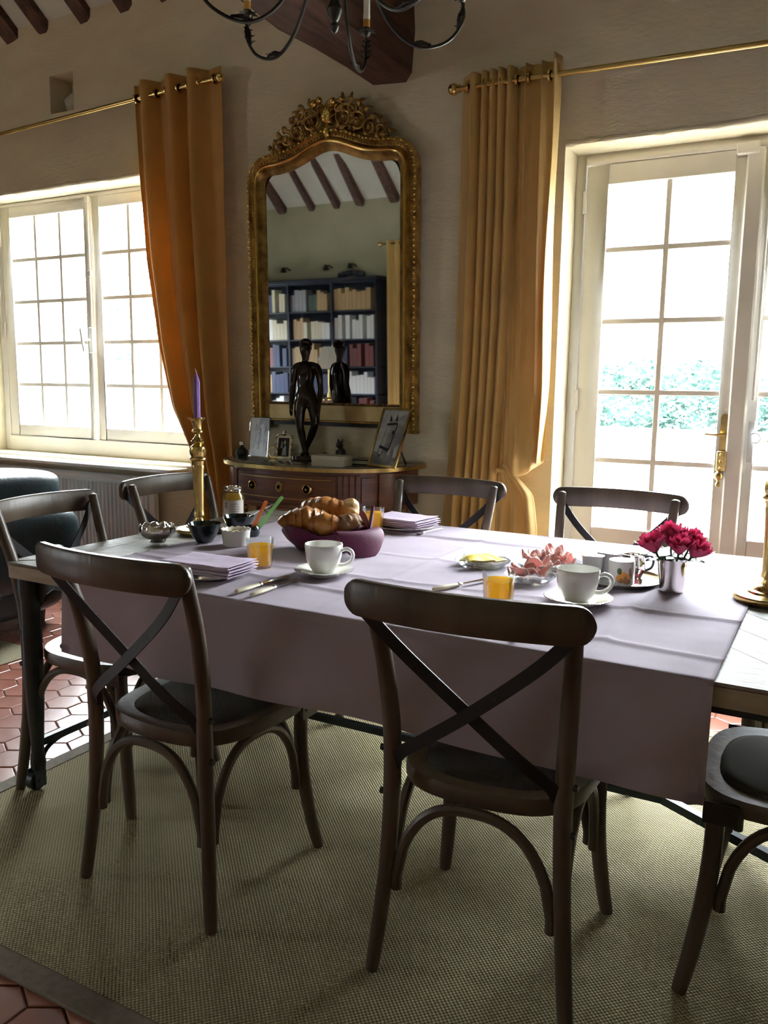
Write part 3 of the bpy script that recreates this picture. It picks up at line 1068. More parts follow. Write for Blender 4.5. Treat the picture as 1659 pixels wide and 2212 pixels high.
def cloth():
    nu, r = 150, .010
    yN, yF, hem = TY0 - .006, TY1 + .006, .510
    zt = TZ + .0035
    prof = []                                  # (y, z, drop)
    for k in range(14):
        prof.append((yF, hem + .06 + (zt - r - hem - .06) * k / 14, 1))
    for k in range(5):
        a = k * pi / 8
        prof.append((yF - r + r * cos(a), zt - r + r * sin(a), 0))
    n = 150
    for k in range(1, n):
        prof.append((yF - r + (yN + r - yF + r) * k / n, zt, 0))
    for k in range(5):
        a = pi / 2 + k * pi / 8
        prof.append((yN + r + r * cos(a), zt - r + r * sin(a), 0))
    for k in range(1, 41):
        prof.append((yN, zt - r + (hem - zt + r) * k / 40, -1))
    nv = len(prof)
    V = []
    for j, (y, z, s_) in enumerate(prof):
        for i in range(nu):
            u = i / (nu - 1)
            x = CX0 + (CX1 - CX0) * u
            yy, zz = y, z
            if s_ == 0:
                for (yc, amp, wd, sl) in ((2.715, .0065, .012, .03), (2.035, .005, .011, .06), (1.835, .0055, .012, -.09), (2.36, .003, .014, .05)):
                    d = (y - yc - sl * (x + 1)) - .012 * noise.noise((x * 2.2, yc, 0))
                    zz += 1.5 * amp * math.exp(-(d / wd) ** 2) * (.55 + .6 * abs(noise.noise((x * 1.7, yc * 3, 1))))
                for (xc, amp, wd) in ((-1.09, .004, .012), (-.42, .004, .011), (-1.66, .004, .012)):
                    d = x - xc - .01 * noise.noise((y * 3, xc, 0))
                    zz += amp * math.exp(-(d / wd) ** 2)
                zz += .0035 * max(0, noise.noise((x * 6, y * 6, 0))) + .0012 * max(0, noise.noise((x * 16, y * 16, 4)))
                ed = min(1, (y - TY0) / .05, (TY1 - y) / .05)
                zz = z + (zz - z) * max(0, ed)
            else:
                q = min(1, max(0, (zt - z) / .24))
                wv = .5 + .5 * sin(x * 15 + 1.3 * sin(x * 4)) * .6 + .4 * noise.noise((x * 4, z * 2, 2))
                yy += s_ * (.003 + .020 * q * max(0, wv)) * (1 if s_ < 0 else .5)
                for xc in (-1.09, -.42):
                    yy += s_ * .004 * q * math.exp(-((x - xc) / .010) ** 2)
                zz += .006 * q * sin(x * 5.5 + .6)
            V.append((x, yy, zz))
    F = [(j * nu + i, j * nu + i + 1, (j + 1) * nu + i + 1, (j + 1) * nu + i) for j in range(nv - 1) for i in range(nu - 1)]
    # a doubled hem along all edges
    hm = MB().add(V, F)
    o = hm.obj('tablecloth', CLOTH, angle=180)
    solid(o, .0012, 1)
    tag(o, 'pale lilac linen cloth spread over the dining table', 'tablecloth')
    # hem strip: lower 22 mm of the near drop and the two side edges
    h = MB()
    def P(i, j):
        return Vector(V[j * nu + i])
    off = Vector((0, -.0016, 0))
    rows = range(nv - 5, nv)
    vv = [P(i, j) + off for j in rows for i in range(nu)]
    h.add(vv, [(a * nu + i, a * nu + i + 1, (a + 1) * nu + i + 1, (a + 1) * nu + i) for a in range(4) for i in range(nu - 1)])
    for (i0, i1) in ((0, 3), (nu - 4, nu - 1)):
        js = range(nv - 41, nv)
        k = i1 - i0 + 1
        vv = [P(i, j) + off for j in js for i in range(i0, i1 + 1)]
        h.add(vv, [(a * k + b, a * k + b + 1, (a + 1) * k + b + 1, (a + 1) * k + b) for a in range(len(js) - 1) for b in range(k - 1)])
    h.obj('hem', CLOTH, o, angle=180)
    return o


cloth()

# ------------------------------------------------------------------ radiator
rad = thing('radiator', 'long white panel radiator under the window', 'radiator', (0, 0, 0))
MB().box(-5.22, -3.62, 3.715, 3.76, .13, .70).obj('panel', RADW, rad, bevel=.006)
rb = MB()
x = -5.19
while x < -3.65:
    rb.prism([(x, 3.716), (x + .006, 3.700), (x + .020, 3.700), (x + .026, 3.716)], .16, .67)
    x += .0335
tag(rb.obj('ribs', RADW, rad, smooth=False), kind='stuff')
for z in (.115, .70):
    MB().tube([(-5.22, 3.722, z + .01), (-3.62, 3.722, z + .01)], .02, seg=10).obj('header_pipe', RADW, rad)
for x in (-5.0, -3.85):
    MB().box(x - .02, x + .02, 3.70, 3.775, 0, .115).obj('foot', RADW, rad)
shelf = MB().box(-5.30, -3.42, 3.64, 3.798, .765, .788).obj('window_shelf', CHINA, bevel=.005)
tag(shelf, 'white shelf board along the sill above the radiator', 'shelf')

# ------------------------------------------------------------------ sofa
sofa = thing('sofa', 'dark teal leather sofa with its back to the table end', 'sofa', (0, 0, .0095))


def pillow_box(x0, x1, y0, y1, z0, z1, e=6.0, puff=.0):
    c = Vector(((x0 + x1) / 2, (y0 + y1) / 2, (z0 + z1) / 2))
    h = Vector(((x1 - x0) / 2, (y1 - y0) / 2, (z1 - z0) / 2))
    m_ = MB()
    def fn(u, v):
        a, b = 2 * pi * u, -pi / 2 + pi * v
        p = lambda t: (abs(t) ** (2 / e)) * (1 if t >= 0 else -1)
        return c + Vector((h.x * p(cos(a)) * p(cos(b)), h.y * p(sin(a)) * p(cos(b)), h.z * p(sin(b))))
    m_.grid(fn, 64, 32, cu=True)
    return m_


pillow_box(-4.55, -3.58, .9, 3.08, .07, .50, 9).obj('base', LEATHER, sofa, angle=60)
pillow_box(-3.92, -3.50, .95, 3.15, .20, .69, 4).obj('back', LEATHER, sofa, angle=60)
pillow_box(-4.06, -3.66, 1.0, 3.16, .60, .835, 4).obj('back_roll', LEATHER, sofa, angle=60)
pillow_box(-4.5, -3.85, 2.80, 3.24, .30, .78, 4).obj('arm', LEATHER, sofa, angle=60)
pillow_box(-4.6, -3.9, 1.0, 2.82, .42, .58, 5).obj('seat_cushion', LEATHER, sofa, angle=60)
for x in (-4.45, -3.72):
    for y in (1.0, 2.95):
        MB().lathe([(.02, 0), (.028, .08)], 12, (x, y, .0)).obj('foot', BLACK, sofa)

# ------------------------------------------------------------------ curtains and rods
def rod(name, a, b, label, fin):
    t = thing(name, label, 'curtain rod', (0, 0, 0))
    MB().tube([a, b], .0125, seg=14).obj('pole', BRASS, t)
    f = Vector(a) if fin == 0 else Vector(b)
    d = (Vector(a) - Vector(b)).normalized() * (1 if fin == 0 else -1)
    q = MB().ball(f + d * .026, .027, 16, 10)
    q.tube([f - d * .006, f + d * .006], .017, seg=14)
    q.obj('finial', BRASS, t)
    for k in (.10, .93) if fin == 0 else (.07, .9):
        p = Vector(a).lerp(Vector(b), k)
        MB().tube([p + Vector((0, .01, 0)), (p.x, 3.79, p.z)], .008, seg=8).tube([(p.x, 3.79, p.z), (p.x, 3.80, p.z)], .022, seg=12).obj('bracket', BRASS, t)
    return t


rod('curtain_rod', (-6.1, 3.70, 2.775), (-3.075, 3.70, 2.888), 'brass curtain rod over the casement window', 1)
rod('curtain_rod', (-1.668, 3.70, 2.630), (1.0, 3.70, 2.578), 'brass curtain rod over the glazed garden door', 0)


def sheet(xl, xr, z0, z1, phase, amp, yc, nu=160, nv=90, ease=None, topwob=0.0):
    def fn(u, v):
        z = z1 + (z0 - z1) * v
        a, b = interp(xl, -z), interp(xr, -z)
        ph = phase(u)
        A = amp(u, z)
        w_ = sin(ph) * .8 + .2 * sin(2 * ph + .7)
        x = a + (b - a) * u + .35 * A * cos(ph) * (0.6 if 0.02 < u < .98 else 0)
        wob = .006 * noise.noise((u * 9, z * 2.2, xl[0][1]))
        return Vector((x, yc(u, z) + A * w_ + wob, z + topwob * sin(ph)))
    return MB().grid(fn, nu, nv)


def neg(l):
    return sorted([(-z, x) for x, z in l])


curt1 = thing('curtain', 'gold-orange eyelet curtain drawn aside at the casement window', 'curtain', (0, 0, 0))
xl = neg([(-3.690, 2.95), (-3.672, 2.47), (-3.63, 1.99), (-3.56, 1.52), (-3.465, 1.15), (-3.35, .94), (-3.285, .78), (-3.25, .5), (-3.23, .0)])
xr = neg([(-3.045, 2.95), (-3.03, 1.6), (-3.01, .95), (-2.99, .0)])
ph1 = lambda u: interp([(0, 0.2), (.10, 3.3), (.24, 6.6), (.36, 9.2), (.48, 11.3), (.60, 14.6), (.70, 17.2), (.86, 20.2), (1, 21.6)], u)
o = sheet(xl, xr, .015, 2.95, ph1, lambda u, z: .046 - .012 * max(0, (1.2 - z)), lambda u, z: 3.712 - .018 * (1 if u > .7 else 0)).obj('cloth', CURT, curt1, angle=180)
solid(o, .0025)
for u in (.07, .17, .30, .42, .55, .66, .78, .94):
    x = -3.69 + .645 * u
    MB().lathe([(.021, -.004), (.028, -.004), (.028, .004), (.021, .004), (.021, -.004)], 16, (x, 3.70, 2.775 + (x + 6.1) * .0374), M=Matrix.Rotation(radians(90), 4, 'Y')).obj('eyelet', BRASS, curt1)

curt2 = thing('curtain', 'pale gold eyelet curtain gathered and tied low beside the glazed door', 'curtain', (0, 0, 0))
xl = neg([(-1.660, 2.68), (-1.660, 2.0), (-1.666, 1.4), (-1.688, .95), (-1.708, .70), (-1.73, .0)])
xr = neg([(-1.395, 2.68), (-1.388, 2.1), (-1.395, 1.6), (-1.412, 1.1), (-1.42, .90), (-1.42, .6), (-1.43, 0)])
ph2 = lambda u: interp([(0, .9), (.22, 4.2), (.36, 8.2), (.50, 14.0), (.64, 19.8), (.80, 26.6), (1, 33.6)], u)
o = sheet(xl, xr, .015, 2.685, ph2, lambda u, z: (.034 if u < .25 else .028), lambda u, z: 3.705, nu=260).obj('cloth', CURTR, curt2, angle=180)
solid(o, .0025)


def right_fall(u, v):
    """the inner half of the curtain: three folds that fall into a pouch over the tie"""
    z = interp([(0, 2.685), (.82, 1.08), (.92, .945), (.96, .912), (1, .93)], v)
    z += -.045 * sin(pi * u * .95) * max(0, v - .8) * 5 + .05 * u * u * max(0, v - .8) * 5
    a = interp([(0, -1.435), (.45, -1.425), (.62, -1.415), (.82, -1.415), (.93, -1.402), (1, -1.385)], v)
    b = interp([(0, -1.232), (.45, -1.226), (.75, -1.208), (.85, -1.200), (.93, -1.205), (1, -1.235)], v)
    flat = interp([(0, 1), (.7, 1), (.85, .45), (1, .35)], v)
    w_ = sin(u * 17.0 + 3.4) * .8 + .2 * sin(u * 36 + 1)
    bulge = .085 * sin(pi * min(1, u * 1.05)) * max(0, min(1, (v - .62) / .28)) ** 1.5
    y = 3.712 + .027 * w_ * flat - bulge + interp([(0, 0), (.93, 0), (1, .05)], v) + .060 * max(0, .26 - u) / .26 * (1 - max(0, v - .75) * 4)
    return Vector((a + (b - a) * u + .008 * cos(u * 18) * flat, y, z))


o = MB().grid(right_fall, 110, 110).obj('tied_pouch', CURTR, curt2, angle=180)
solid(o, .0025)
# leading edge stands out toward the room and catches the window light
def lead(u, v):
    z = 2.70 + (.95 - 2.70) * v
    x = -1.212 + .010 * u + .005 * sin(v * 9 + u)
    return Vector((x - .012 * max(0, v - .8) * 5, 3.655 + .075 * u + .006 * sin(8 * v + 3 * u), z))
o = MB().grid(lead, 10, 40).obj('leading_edge', CURTR, curt2, angle=180)
solid(o, .0025)
def tail(u, v):
    z = .912 - .89 * v
    x0 = interp([(0, -1.385), (.15, -1.405), (1, -1.43)], v)
    x1 = interp([(0, -1.368), (.06, -1.30), (.14, -1.225), (.3, -1.205), (1, -1.19)], v)
    k = min(1, v / .2)
    return Vector((x0 + (x1 - x0) * u, 3.640 + .020 * sin(u * 19 + 1) * k + .02 * v, z + .035 * (1 - v) * u * (1 - k * .5)))
o = MB().grid(tail, 60, 40).obj('tail', CURTR, curt2, angle=180)
solid(o, .0025)
MB().tube([(-1.40, 3.63, .905), (-1.386, 3.61, .915), (-1.368, 3.625, .91), (-1.36, 3.72, .90), (-1.385, 3.76, .90)], .010, seg=8).obj('tie', CURTR, curt2)
for u in (.08, .25, .33, .42, .5, .58, .7, .9):
    x = -1.655 + .46 * u
    MB().lathe([(.021, -.004), (.028, -.004), (.028, .004), (.021, .004), (.021, -.004)], 16, (x, 3.70, 2.63 - (x + 1.668) * .0195), M=Matrix.Rotation(radians(90), 4, 'Y')).obj('eyelet', BRASS, curt2)

# ------------------------------------------------------------------ mirror
mir = thing('wall_mirror', 'tall gilt mirror with a carved crest, hung tilted above the chest', 'mirror', (-2.385, 3.785, 1.075), rot=(radians(1.5), 0, 0))
half = [(-.455, -.02), (-.455, .3), (-.455, .7), (-.455, 1.0), (-.455, 1.22), (-.447, 1.285), (-.42, 1.328), (-.37, 1.347), (-.30, 1.352), (-.22, 1.366), (-.14, 1.394), (-.07, 1.420), (0, 1.430)]
full = half + [(-x, z) for x, z in half[-2::-1]]
P = spline([(x, 0, z) for x, z in full], 5)
prof = [(-.052, 0), (-.052, .03), (-.046, .044), (-.034, .046), (-.026, .034), (-.012, .030), (-.006, .036), (.004, .050), (.018, .050), (.028, .036), (.034, .026), (.044, .022), (.053, .016), (.053, 0)]
MB().sweep(P, prof, (0, -1, 0)).obj('frame', GILT, mir, angle=45)
bead, inner = MB(), MB()
acc = 0
for a, b in zip(P, P[1:]):
    L = (b - a).length
    t = (b - a).normalized()
    sd_ = t.cross(Vector((0, -1, 0)))
    while acc < L:
        c = a + t * acc
        bead.ball(c - sd_ * .040 + Vector((0, -.046, 0)), .0088, 8, 5)
        acc += .026
    acc -= L
acc = 0
for a, b in zip(P, P[1:]):
    L = (b - a).length
    t = (b - a).normalized()
    sd_ = t.cross(Vector((0, -1, 0)))
    while acc < L:
        c = a + t * acc
        inner.ball(c - sd_ * .018 + Vector((0, -.033, 0)), .006, 6, 4)
        acc += .017
    acc -= L
tag(bead.obj('bead_moulding', GILTX, mir), kind='stuff')
tag(inner.obj('fine_bead_moulding', GILT, mir), kind='stuff')
MB().tube([p + (Vector((0, -.05, 0)) + (Q - p).normalized().cross(Vector((0, -1, 0))) * .011) for p, Q in zip(P[:-1], P[1:])], .0085, seg=8).obj('inner_roll', GILTX, mir)
ins = [Vector((p.x * .886, 0, p.z - .044 if p.z > 1.15 else p.z)) for p in P]
ins = [p for p in ins if p.z > .125]
gl = MB()
v = [(.403, -.012, .118), (-.403, -.012, .118)] + [(p.x, -.012, p.z) for p in ins]
v = [(-.403, -.012, .118)] + [(p.x, -.012, p.z) for p in ins] + [(.403, -.012, .118)]
gl.add(v, [tuple(range(len(v)))])
gl.obj('mirror_glass', MIRROR, mir, smooth=False)
v2 = [(x, -.004, z) for x, y, z in v]
MB().box(-.45, .45, -.006, 0, .0, 1.33).obj('backing', BLACK, mir, smooth=False)
MB().box(-.405, .405, -.022, -.006, .030, .112).obj('base_panel', GILTL, mir, bevel=.003)
bb = MB()
x = -.40
while x < .40:
    bb.ball((x, -.024, .119), .0055, 6, 4)
    x += .0125
tag(bb.obj('panel_beading', GILT, mir), kind='stuff')
MB().box(-.405, .405, -.020, -.004, .020, .031).obj('bottom_bar', GILT, mir, bevel=.003)


def leafshape(mb, c, ang, L, W, lift=.02, curl=.3, base=0.0):
    """a small carved acanthus leaf growing from c in direction ang (in the mirror plane)"""
    dx, dz = cos(ang), sin(ang)
    def fn(u, v):
        s_ = (u - .5) * 2
        wd = W * sin(pi * min(1, .12 + .88 * v)) ** .8 * (1 + .22 * sin(v * 18)) * (1 - .15 * v)
        x = L * v
        cr = curl * v * v
        px = x * cos(cr) - s_ * wd * sin(cr)
        pz = x * sin(cr) + s_ * wd * cos(cr)
        return Vector((c[0] + px * dx - pz * dz, base - lift * (sin(pi * v) * .8 + .4) + .35 * W * s_ * s_, c[1] + px * dz + pz * dx))
    mb.grid(fn, 5, 9)
    a = Vector((c[0], base - lift * .5, c[1]))


def scroll(mb, c, r0, turns, a0, sg, r=.007, base=-.03):
    pts, rs = [], []
    n = 26
    for i in range(n + 1):
        t = i / n
        rr = r0 * (1 - t) ** .8 + .006
        a = a0 + sg * turns * 2 * pi * t
        pts.append((c[0] + rr * cos(a), base - .012 * t, c[1] + rr * sin(a)))
        rs.append(r * (1 - .55 * t))
    mb.tube(pts, rs, seg=7)


cr_ = MB()
rn = random.Random(5)
# central shell of ribs over a waisted leaf
for k in range(7):
    a = pi / 2 + (k - 3) * .30
    leafshape(cr_.use(1), (-.0 + .008 * (k - 3), 1.50), a, .125 - .012 * abs(k - 3), .014, .045, .1 * (k - 3) / 3)
leafshape(cr_.use(1), (0, 1.52), -pi / 2, .11, .022, .05, 0)
cr_.ball((-.075, -.035, 1.605), .02, 10, 7).ball((-.045, -.035, 1.617), .017, 10, 7).ball((.035, -.035, 1.602), .019, 10, 7).ball((.085, -.03, 1.607), .015, 8, 6)
for sx in (-1, 1):
    m0 = cr_.use(0)
    for (cx_, cz_, r0, tn, a0, sg) in ((.10, 1.525, .055, 1.5, pi * .1, 1), (.175, 1.49, .045, 1.4, pi * .8, -1), (.245, 1.458, .036, 1.3, pi * .3, 1), (.305, 1.432, .026, 1.2, pi * .8, -1), (.065, 1.572, .030, 1.2, pi * .9, -1), (.155, 1.555, .034, 1.3, 0, 1)):
        scroll(m0, (sx * cx_, cz_), r0, tn, a0 if sx > 0 else pi - a0, sg * sx, .0085)
    for (cx_, cz_, an, L) in ((.09, 1.575, 80, .075), (.13, 1.57, 60, .07), (.165, 1.55, 50, .07), (.20, 1.52, 48, .065), (.235, 1.49, 42, .06), (.27, 1.465, 36, .06), (.30, 1.44, 30, .05), (.335, 1.42, 22, .045),
                              (.05, 1.46, 20, .09), (.12, 1.455, 10, .08), (.19, 1.435, 0, .07), (.26, 1.418, -6, .06), (.085, 1.50, 60, .07), (.21, 1.47, 75, .05), (.15, 1.50, 100, .05), (.28, 1.43, 80, .04), (.06, 1.54, 40, .06), (.11, 1.535, 130, .05)):
        a = radians(an)
        leafshape(m0, (sx * cx_, cz_), a if sx > 0 else pi - a, L, .014, .03 + .014 * rn.random(), rn.uniform(-.5, .5))
    for (cx_, cz_) in ((.10, 1.526), (.175, 1.49), (.245, 1.458), (.14, 1.47), (.075, 1.485), (.205, 1.545), (.33, 1.41)):
        m0.ball((sx * cx_, -.045, cz_), .010, 8, 5)
        for k in range(5):
            m0.ball((sx * cx_ + .012 * cos(k * 1.257), -.040, cz_ + .012 * sin(k * 1.257)), .0065, 6, 4)
# fretted ground that ties the carving together
m0 = cr_.use(0)
tri = [(-.35, 1.405), (-.27, 1.46), (-.20, 1.52), (-.12, 1.575), (-.05, 1.60), (.05, 1.60), (.12, 1.575), (.20, 1.52), (.27, 1.46), (.35, 1.405), (.2, 1.40), (.08, 1.44), (0, 1.452), (-.08, 1.44), (-.2, 1.40)]
m0.add([(x, -.012, z) for x, z in tri] + [(x, -.004, z) for x, z in tri], [tuple(range(15)), tuple(range(29, 14, -1))] + [(i, (i + 1) % 15, 15 + (i + 1) % 15, 15 + i) for i in range(15)])
crest = cr_.obj('carved_crest', [GILT, GILTX], mir, angle=50)

# ------------------------------------------------------------------ half-moon chest
CXc, CYc, CTOP = -2.385, 3.785, .905
chest = thing('half_moon_chest', 'mahogany half-moon chest with a dark marble top under the gilt mirror', 'chest', (CXc, CYc, 0))


def moon(a, b, n=40, e=2.5):
    o = []
    for k in range(n + 1):
        t = pi * k / n
        c, s_ = cos(t), sin(t)
        o.append((a * abs(c) ** (2 / e) * (1 if c >= 0 else -1), -b * abs(s_) ** (2 / e)))
    return o


top_o = moon(.545, .520)
t_ = MB().prism(top_o, CTOP - .024, CTOP)
t_.obj('marble_top', MARBLE, chest, bevel=.005, bseg=2)
rim = [Vector((x, y, CTOP - .004)) for x, y in moon(.549, .524)]
MB().sweep(rim, [(-.003, -.016), (.005, -.016), (.007, -.006), (.005, .002), (-.003, .002)]).obj('brass_rim', BRASSD, chest)
MB().prism(moon(.505, .485), .70, CTOP - .026).obj('body', MAHOG, chest, smooth=False)


def curved(a0, a1, z0, z1, off, mb=None, th=.012, n=16):
    """panel that follows the bowed front between two outline angles"""
    mb = mb or MB()
    oo = []
    for k in range(n + 1):
        t = a0 + (a1 - a0) * k / n
        e = 2.5
        c, s_ = cos(t), sin(t)
        f = lambda a, b: (a * abs(c) ** (2 / e) * (1 if c >= 0 else -1), -b * abs(s_) ** (2 / e))
        oo.append((f(.505 + off, .485 + off), f(.505 + off - th, .485 + off - th)))
    v, fc = [], []
    for (p, q) in oo:
        v += [(p[0], p[1], z0), (p[0], p[1], z1), (q[0], q[1], z1), (q[0], q[1], z0)]
    for k in range(n):
        for i in range(4):
            fc.append((k * 4 + i, k * 4 + (i + 1) % 4, (k + 1) * 4 + (i + 1) % 4, (k + 1) * 4 + i))
    fc += [(3, 2, 1, 0), tuple(n * 4 + i for i in range(4))]
    return mb.add(v, fc)


def ang_x(x, off=.0):
    c = abs(x) / (.505 + off)
    c = min(1, c) ** (2.5 / 2)
    t = math.acos(c)
    return t if x >= 0 else pi - t


def front_y(x, off=.0):
    c = min(1, abs(x) / (.505 + off)) ** (2.5 / 2)
    s_ = sqrt(1 - c * c)
    return -(.485 + off) * s_ ** (2 / 2.5)


dw = curved(ang_x(.285), ang_x(-.285), .728, .862, .010).obj('drawer', MAHOG, chest, angle=30)
for (za, zb) in ((.744, .748), (.842, .846)):
    curved(ang_x(.265), ang_x(-.265), za, zb, .013).obj('brass_line', BRASSD, dw)
for x in (-.17, .155):
    y = front_y(x, .010)
    h = MB()
    RM = Matrix.Translation((x, y, .797)) @ RX90
    h.lathe([(0, .012), (.006, .012), (.008, .004), (.024, .004), (.026, .0), (.026, -.002)], 18, M=RM)
    h.lathe([(.021, .004), (.024, .007), (.021, .010), (.018, .007), (.021, .004)], 18, M=RM)
    h.obj('ring_pull', BRASS, dw)
y = front_y(0, .01)
es = MB()
es.prism([(r * cos(a), r * 1.35 * sin(a)) for a, r in [(2 * pi * k / 16, .019 + .004 * (k % 2)) for k in range(16)]], 0, .004, Matrix.Translation((0, y, .80)) @ RX90)
es.lathe([(.011, .004), (.013, .008), (.009, .008), (.009, .004)], 12, M=Matrix.Translation((0, y, .80)) @ RX90)
es.obj('escutcheon', BRASS, dw)
for sx in (-1, 1):
    curved(ang_x(sx * .44), ang_x(sx * .49), .715, .872, .012).obj('pilaster', MAHOG, chest)
    pa = MB()
    for x in (.295, .318, .341, .364):
        curved(ang_x(sx * x), ang_x(sx * (x + .016)), .722, .868, .014, pa, n=4)
    pa.obj('fluted_pilaster', MAHOG, chest)
    sp = curved(ang_x(sx * .385), ang_x(sx * .435), .735, .855, .008).obj('side_panel', MAHOG, chest)
curved(ang_x(.5), ang_x(-.5), .695, .714, .016).obj('lower_moulding', MAHOG, chest, angle=30)
for x, y in ((-.44, -.22), (.44, -.22), (-.34, -.42), (.34, -.42), (-.45, -.05), (.45, -.05)):
    lg = MB().lathe([(.012, .0), (.013, .05), (.016, .06), (.021, .45), (.026, .64), (.024, .66), (.028, .67), (.028, .70)], 14, (x, y, 0))
    leg = lg.obj('leg', MAHOG, chest)
    MB().lathe([(.014, .0), (.016, .01), (.016, .055), (.013, .06)], 12, (x, y, 0)).obj('brass_foot', BRASSD, leg)
    MB().lathe([(.029, .625), (.031, .632), (.029, .64)], 12, (x, y, 0)).obj('brass_ring', BRASSD, leg)

# ------------------------------------------------------------------ bronze youth
SX, SY = -2.435, 3.60
stat = thing('statuette', 'black bronze statuette of a standing youth with crossed shins', 'statue', (SX, SY, CTOP), radians(24))
MB().prism([(.075 * cos(a), .05 * sin(a)) for a in [2 * pi * k / 28 for k in range(28)]], 0, .024).obj('plinth', BRONZE, stat, bevel=.004)
V, E, Rr = [], [], []


def jt(p, r, par=None):
    V.append((p[0], p[1], p[2] + .022))
    Rr.append(r)
    if par is not None:
        E.append((par, len(V) - 1))
    return len(V) - 1


S = 1.04
def q(x, y, z):
    return (x * S, y * S, z * S)
pel = jt(q(0, 0, .288), .048)
wst = jt(q(-.003, .002, .335), .044, pel)
rib = jt(q(-.006, .002, .385), .050, wst)
chs = jt(q(-.006, .004, .428), .046, rib)
nk = jt(q(-.005, .004, .464), .018, chs)
nk2 = jt(q(-.004, 0, .482), .019, nk)
hd1 = jt(q(-.004, -.004, .503), .029, nk2)
hd2 = jt(q(-.004, -.002, .528), .034, hd1)
hd3 = jt(q(-.004, .002, .549), .026, hd2)
for sx in (-1, 1):
    cl = jt(q(sx * .030, .004, .441), .026, chs)
    sh = jt(q(sx * .053, .004, .438), .0235, cl)
    bi_ = jt(q(sx * .063, .008, .395), .0205, sh)
    el = jt(q(sx * .068, .012, .345), .0155, bi_)
    el2 = jt(q(sx * .070, .006, .318), .0175, el)
    wr = jt(q(sx * (.066 if sx > 0 else .074), -.012, .255), .0115, el2)
    pm = jt(q(sx * (.064 if sx > 0 else .074), -.018, .235), .0115, wr)
    for k in range(4):
        f1 = jt(q(sx * (.064 if sx > 0 else .074) + (k - 1.5) * .0042 * .4, -.022 + (k - 1.5) * .0062, .215), .0037, pm)
        jt(q(sx * (.061 if sx > 0 else .071) + (k - 1.5) * .0015, -.022 + (k - 1.5) * .0055, .196 + .003 * abs(k - 1.5)), .0029, f1)
    th = jt(q(sx * (.056 if sx > 0 else .066), -.03, .226), .0038, pm)
    jt(q(sx * (.053 if sx > 0 else .063), -.034, .208), .003, th)
hip = jt(q(-.030, 0, .262), .036, pel)
t1 = jt(q(-.034, -.004, .21), .033, hip)
kn_ = jt(q(-.032, -.008, .150), .0225, t1)
ca = jt(q(-.024, .004, .105), .0225, kn_)
ak = jt(q(-.012, .006, .030), .0125, ca)
he = jt(q(-.012, .004, .012), .0125, ak)
jt(q(-.022, -.032, .006), .0095, he)
hip = jt(q(.032, 0, .262), .035, pel)
t1 = jt(q(.042, -.006, .21), .032, hip)
kn_ = jt(q(.046, -.010, .155), .022, t1)
ca = jt(q(.026, .010, .108), .0225, kn_)
ak = jt(q(-.004, .026, .038), .0125, ca)
he = jt(q(-.008, .028, .016), .0125, ak)
jt(q(.010, -.002, .006), .0095, he)
me = bpy.data.meshes.new('body')
me.from_pydata(V, E, [])
me.materials.append(BRONZE)
body = bpy.data.objects.new('body', me)
COL.objects.link(body)
body.parent = stat
sk = body.modifiers.new('skin', 'SKIN')
sk.use_smooth_shade = True
sb = body.modifiers.new('smooth', 'SUBSURF')
sb.levels = 2
sb.render_levels = 2
for i, r in enumerate(Rr):
    me.skin_vertices[0].data[i].radius = (r * (1.02 if i in (2, 3) else 1.0), r * (.85 if i in (1, 2, 3) else 1))
me.skin_vertices[0].data[0].use_root = True
hz = .022
fc = MB()
fc.ball((-.004, -.036, .527 * S + hz), .0055, 8, 6, (.8, 1.1, 1.6))
for sx in (-1, 1):
    fc.ball((-.004 + sx * .012, -.030, .536 * S + hz), .0045, 8, 6, (1.4, .7, .7))
    fc.ball((-.004 + sx * .0285, .002, .528 * S + hz), .007, 8, 6, (.5, .8, 1.4))
fc.ball((-.004, -.031, .512 * S + hz), .006, 8, 6, (1.5, .6, .5))
fc.ball((-.004, -.026, .500 * S + hz), .008, 8, 6, (1.1, .7, .7))
fc.obj('face', BRONZE, stat)
hr = MB()
def hcap(u, v):
    a, t = 2 * pi * u, pi * .54 * v
    d = Vector((sin(t) * cos(a), sin(t) * sin(a), cos(t)))
    cut = 1 - .35 * max(0, -d.y) * max(0, v - .55) * 4
    r = (1 + .05 * noise.noise(d * 9)) * cut
    return Vector((-.004 + d.x * .0335 * r, .005 + d.y * .036 * r, .541 * S + hz + .002 + d.z * .033 * r))
hr.grid(hcap, 30, 14, cu=True)
hr.obj('hair', BRONZE, stat)

